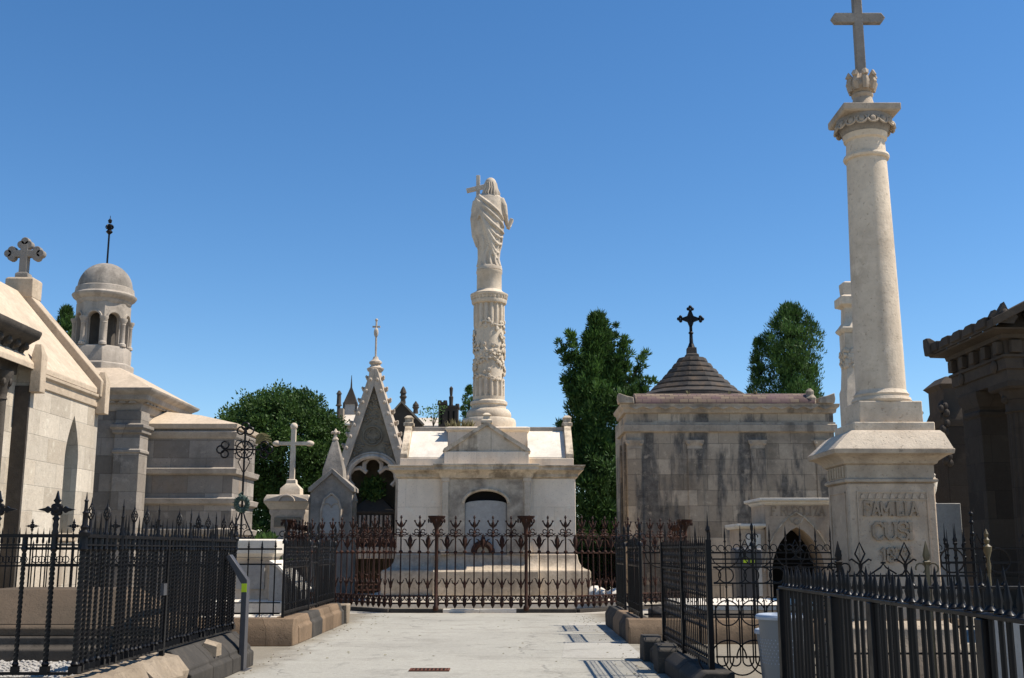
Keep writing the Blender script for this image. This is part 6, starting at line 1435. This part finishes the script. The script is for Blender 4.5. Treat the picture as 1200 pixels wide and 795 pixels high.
for y in (LY1+.1,LY1-1.5):
    m = MB(); m.prism([(y-.24,0),(y+.24,0),(y+.24,.30),(y+.13,.37),(y-.13,.37),(y-.24,.30)],'x',LX-.33,LX-.05); m.wobble(.01,4,y); part('end_block', m, 'kerb_black', KD, .02)
m = MB(); 
# thin curled fence closing plot D towards the camera
TF = thing('curled_fence', 'thin black iron fence of hairpin loops and circles beside the grey bin', 'fence', (LX,LY0,0))
tf = MB()
def hairpin(mb, x, y, z0, z1_, r, th=.009):
    mb.tube([(x-r,y,z1_)]+[(x-r*math.cos(R(a)),y,z0+r-r*math.sin(R(a))) for a in range(0,181,20)]+[(x+r,y,z1_)],th,5)
FX0, FX1 = LX+.05, 3.75
ZT = 1.50
for zz_ in (ZT,ZT-.09,ZT-.27,.42):
    m = MB(); m.bar((FX0,LY0,zz_),(FX1,LY0,zz_),.014,.018); part('rail', m, 'iron_old', TF)
nx = 5; dx = (FX1-FX0)/nx
for i in range(nx):
    x = FX0+dx*(i+.5)
    u_ = MB(); u_.arc((x,LY0,ZT-.18),.085,0,359,.008,n=16); u_.arc((x-dx/2,LY0,ZT-.18),.085,-90,90,.008,n=10)
    hairpin(u_,x-dx*.25,LY0,.32,.98,.06); hairpin(u_,x+dx*.25,LY0,.32,1.05,.06)
    u_.arc((x,LY0,.40),.20,0,180,.009,n=14); u_.arc((x,LY0,.90),.14,0,359,.008,n=16); u_.arc((x-dx/2,LY0,.42),.20,180,360,.009,n=14)
    u_.tube([(x-dx*.25,LY0,1.05),(x-dx*.25,LY0,ZT-.27)],.007,4); u_.tube([(x+dx*.25,LY0,1.05),(x+dx*.25,LY0,ZT-.27)],.007,4)
    part('loop_panel', u_, 'iron_old', TF)
def lily(x, y, z0, h, th=.009):
    u_ = MB()
    u_.tube([(x,y,z0),(x,y,z0+h*.4)],th,5)
    u_.tube([(x,y,z0+h*.38),(x-h*.15,y,z0+h*.66),(x,y,z0+h),(x+h*.15,y,z0+h*.66),(x,y,z0+h*.38)],th*.9,5)
    for s in (-1,1):
        u_.tube([(x,y,z0+h*.12),(x+s*h*.05,y,z0+h*.35),(x+s*h*.26,y,z0+h*.5),(x+s*h*.34,y,z0+h*.46)],th*.9,5)
        u_.tube([(x,y,z0+h*.2),(x+s*h*.10,y,z0+.02),(x+s*h*.26,y,z0)],th*.8,5)
    return u_
for i in (1,3): part('lily_top', lily(FX0+dx*(i+.28),LY0,ZT,.22), 'iron_old', TF)
m = MB(); m.bar((FX1,LY0,0),(FX1,LY0,ZT+.1),.04,.04); part('post', m, 'iron_old', TF)
# fence right round the pedestal with big lilies
PF = thing('lily_fence', 'low black fence with open lily tops in front of the inscribed pedestal', 'fence', (4.2,12.45,0))
pz = zat(675,12.45)
m = MB(); m.bar((3.5,12.45,pz),(5.1,12.45,pz),.016,.022); part('rail', m, 'iron_old', PF)
m = MB(); m.bar((3.5,12.45,.5),(5.1,12.45,.5),.016,.022); part('rail', m, 'iron_old', PF)
for px in (1007.5,1060): part('lily_top', lily(xat(px,12.45),12.45,pz,zat(636,12.45)-pz,.012), 'iron_old', PF)
m = MB(); xx = xat(1034,12.45)
m.tube([(xx-.14,12.45,pz+.02),(xx-.03,12.45,pz+.09),(xx,12.45,pz+.13),(xx+.03,12.45,pz+.09),(xx+.14,12.45,pz+.02)],.010,5); m.bar((xx-.025,12.45,pz+.14),(xx+.025,12.45,pz+.14),.02,.02); part('small_cross_top', m, 'iron_old', PF)
for px in (1085,982):
    m = MB(); xx = xat(px,12.45); zt_ = zat(634,12.45); m.bar((xx,12.45,0),(xx,12.45,pz+.12),.04,.04); m.lathe(xx,12.45,[(.03,pz+.12),(.05,pz+.15),(.03,pz+.17),(.045,pz+.22),(.003,zt_)],4,PI/4)
    for s in (-1,1): m.arc((xx+s*.07,12.45,pz+.08),.055,-60,200,.010,n=8)
    part('spear_post', m, 'iron_gold' if px == 1085 else 'iron_old', PF)
m = MB()
for i in range(12): m.tube([(3.55+.13*i,12.45,.02),(3.55+.13*i,12.45,pz)],.009,5)
part('bar_row', m, 'iron_old', PF)
# fence before the temple
GF = thing('circle_fence', 'black iron fence of circles with a gilded spike post before the dark temple', 'fence', (6.0,13.4,0))
gy_ = 13.4
za, zb_, zc_ = zat(643,gy_), zat(659,gy_), zat(671,gy_)
for zz_ in (za,zb_,zc_):
    m = MB(); m.bar((5.15,gy_,zz_),(9.5,gy_,zz_),.014,.018); part('rail', m, 'iron_old', GF)
rr = (za-zc_)/2
for i in range(6):
    px = 1115+54*i; x = xat(px,gy_); u_ = MB(); u_.arc((x,gy_,(za+zc_)/2),rr*1.02,0,359,.011,n=18); u_.tube([(x-rr*1.6,gy_,zc_-.2),(x-rr*.9,gy_,zb_),(x-rr*1.25,gy_,za+.02),(x-rr*1.7,gy_,za+.17),(x-rr*2.0,gy_,za+.08)],.009,5); part('circle_panel', u_, 'iron_old', GF)
m = MB(); x = xat(1157,gy_); zt_ = zat(620,gy_); h = zt_-za
m.tube([(x,gy_,0),(x,gy_,za-.2)],.02,6); m.lathe(x,gy_,[(.022,za-.28),(.03,za-.2),(.02,za-.12),(.05,za-.02),(.055,za+.02),(.022,za+.05),(.035,za+.10),(.016,za+.13),(.028,za+.17),(.022,za+h*.8),(.004,zt_)],10); part('gilded_post', m, 'iron_gold', GF)
# cluster of spiky posts further back
PFc = thing('spiky_fence', 'dark fence cluster of beaded spikes in front of the pale grey marble block', 'fence', (6.9,18.2,0))
sy_ = 18.3
m = MB(); m.tube([(0,0,0),(0,0,1.7)],.013,6); 
for zz_ in (1.45,1.58,1.68): m.blob((0,0,zz_),.028,6,5)
m.lathe(0,0,[(.02,1.7),(.03,1.74),(.012,1.78),(.002,2.0)],6); mP = mesh_of(m,'beaded_bar','iron_black',O0)
for i,px in enumerate((1098,1103,1108,1114,1119,1124,1129,1134,1139,1146,1153,1160)): put('beaded_bar', mP, PFc, (xat(px,sy_),sy_+.12*(i%2),.03 if i%3 else -.06))
m = MB(); x = xat(1135,sy_); m.tube([(x,sy_-.2,0),(x,sy_-.2,2.0)],.02,6); 
for py in (626,613,603): m.blob((x,sy_-.2,zat(py,sy_)),.04,8,6)
m.lathe(x,sy_-.2,[(.03,2.0),(.012,2.2),(.003,zat(598,sy_))],6); part('tall_spike', m, 'iron_black', PFc)
for zz_ in (1.4,.4):
    m = MB(); m.bar((xat(1094,sy_),sy_,zz_),(xat(1180,sy_),sy_,zz_),.02,.03); part('rail', m, 'iron_black', PFc)
# paving within plot D, pale slab in plot E
m = MB(); sheet(m,[(2.46,12.98),(9.2,12.98),(9.2,17.18),(2.46,17.18)],.022); part('paving', m, 'path_concrete', kind='structure', smooth=0)
m = MB(); m.box(3.6,6.6,7.2,10.2,0,.30); m2 = MB(); m2.stack(5.1,8.7,[(1.5,1.5,.302),(1.42,1.42,.36)]); SE = thing('white_slab', 'bright white marble slab lying behind the near spiked railing', 'tomb slab', (5.1,8.7,0)); part('base', m, 'grey_trim', SE, .012); part('top_slab', m2, 'marble_white', SE, .01)
m = MB(); m.box(5.0,5.5,11.9,12.2,0,.9); o = part('small_headstone', m, 'grey_plain', org=(5.25,12.05,0), bevel=.02); tag(o,'small plain grey headstone seen through the near spiked railing','headstone')

# ------------------------------------------------------------------ near railing on the right
EX, EY0, EY1, EH = 2.59, 4.7, 10.9, 1.235
NR = thing('spiked_railing', 'thick black spiked railing curving along the near right edge of the path', 'railing', (EX,EY1,0))
m = MB(); m.tube([(0,0,.10),(0,0,EH)],.0165,8); m.lathe(0,0,[(.034,EH+.028),(.036,EH+.036),(.02,EH+.055),(.017,EH+.065),(.024,EH+.10),(.015,EH+.15),(.011,EH+.175),(.002,EH+.215)],8); mN = mesh_of(m,'spiked_bar','iron_black',O0)
n = 48
for i in range(n):
    y = EY1-.12-(EY1-EY0-.2)*i/(n-1); put('spiked_bar', mN, NR, (EX+random.gauss(0,.002),y+random.gauss(0,.005),random.gauss(0,.004))).rotation_euler.y = random.gauss(0,.005)
for i in range(16): put('spiked_bar', mN, NR, (EX+.22*(i+.7),EY1,0))
for zz_,h in ((EH,.028),(.12,.04)):
    m = MB(); m.box(EX-.035,EX+.035,EY0,EY1+.03,zz_,zz_+h); part('rail', m, 'iron_black', NR, .006)
    m = MB(); m.box(EX+.036,EX+3.8,EY1-.03,EY1+.03,zz_,zz_+h); part('rail', m, 'iron_black', NR, .006)
for y in (EY1,9.15,8.15,6.25):
    m = MB(); m.box(EX-.045,EX+.03,y-.05,y+.05,0,EH-.002); m2 = part('post', m, 'iron_black', NR, .006)
KE = thing('railing_plinth', 'dark stone plinth under the near spiked railing', 'kerb', (EX,EY1,0))
m = MB(); m.box(EX-.18,EX+.18,EY0-.2,EY1+.18,0,.10); part('kerb_stone', m, 'kerb_black', KE, .02); m = MB(); m.box(EX+.182,EX+4,EY1-.16,EY1+.16,0,.10); part('kerb_stone', m, 'kerb_black', KE, .02)

# grey bins in the lane between the plots
def bin_(x, y, h, r, label, holes):
    B_ = thing('litter_bin', label, 'bin', (x,y,0.006))
    m = MB(); m.lathe(x,y,[(r*.70,.007),(r*.72,.03),(r*.96,h-.04)],40); part('body', m, 'bin_plastic', B_)
    m = MB(); m.lathe(x,y,[(r*.9,h-.045),(r*1.05,h-.045),(r*1.07,h-.02),(r*1.03,h),(r*.95,h+.006),(r*.88,h-.03)],40); part('rim', m, 'bin_rim', B_)
    if holes:
        m = MB()
        for j in range(8):
            zz_ = h*.50+j*.033; rr_ = r*(.72+.24*zz_/h)+.001
            for i in range(36):
                a = 2*PI*(i+.5*(j%2))/36; q = MB(); q.box(-.004,.004,-.001,.003,-.006,.006); m.merge(q, Matrix.Translation((x+rr_*math.cos(a),y+rr_*math.sin(a),zz_)) @ Matrix.Rotation(a-PI/2,4,'Z'))
        part('perforation', m, 'bin_rim', B_)
bin_(xat(919,11.75,.8),11.75,zat(722,11.5)+.0,.27,'tall grey perforated litter bin behind the end of the near railing',True)
bin_(xat(914,12.45,.5),12.45,zat(738,12.4),.25,'second darker grey bin standing just behind the perforated one',False)
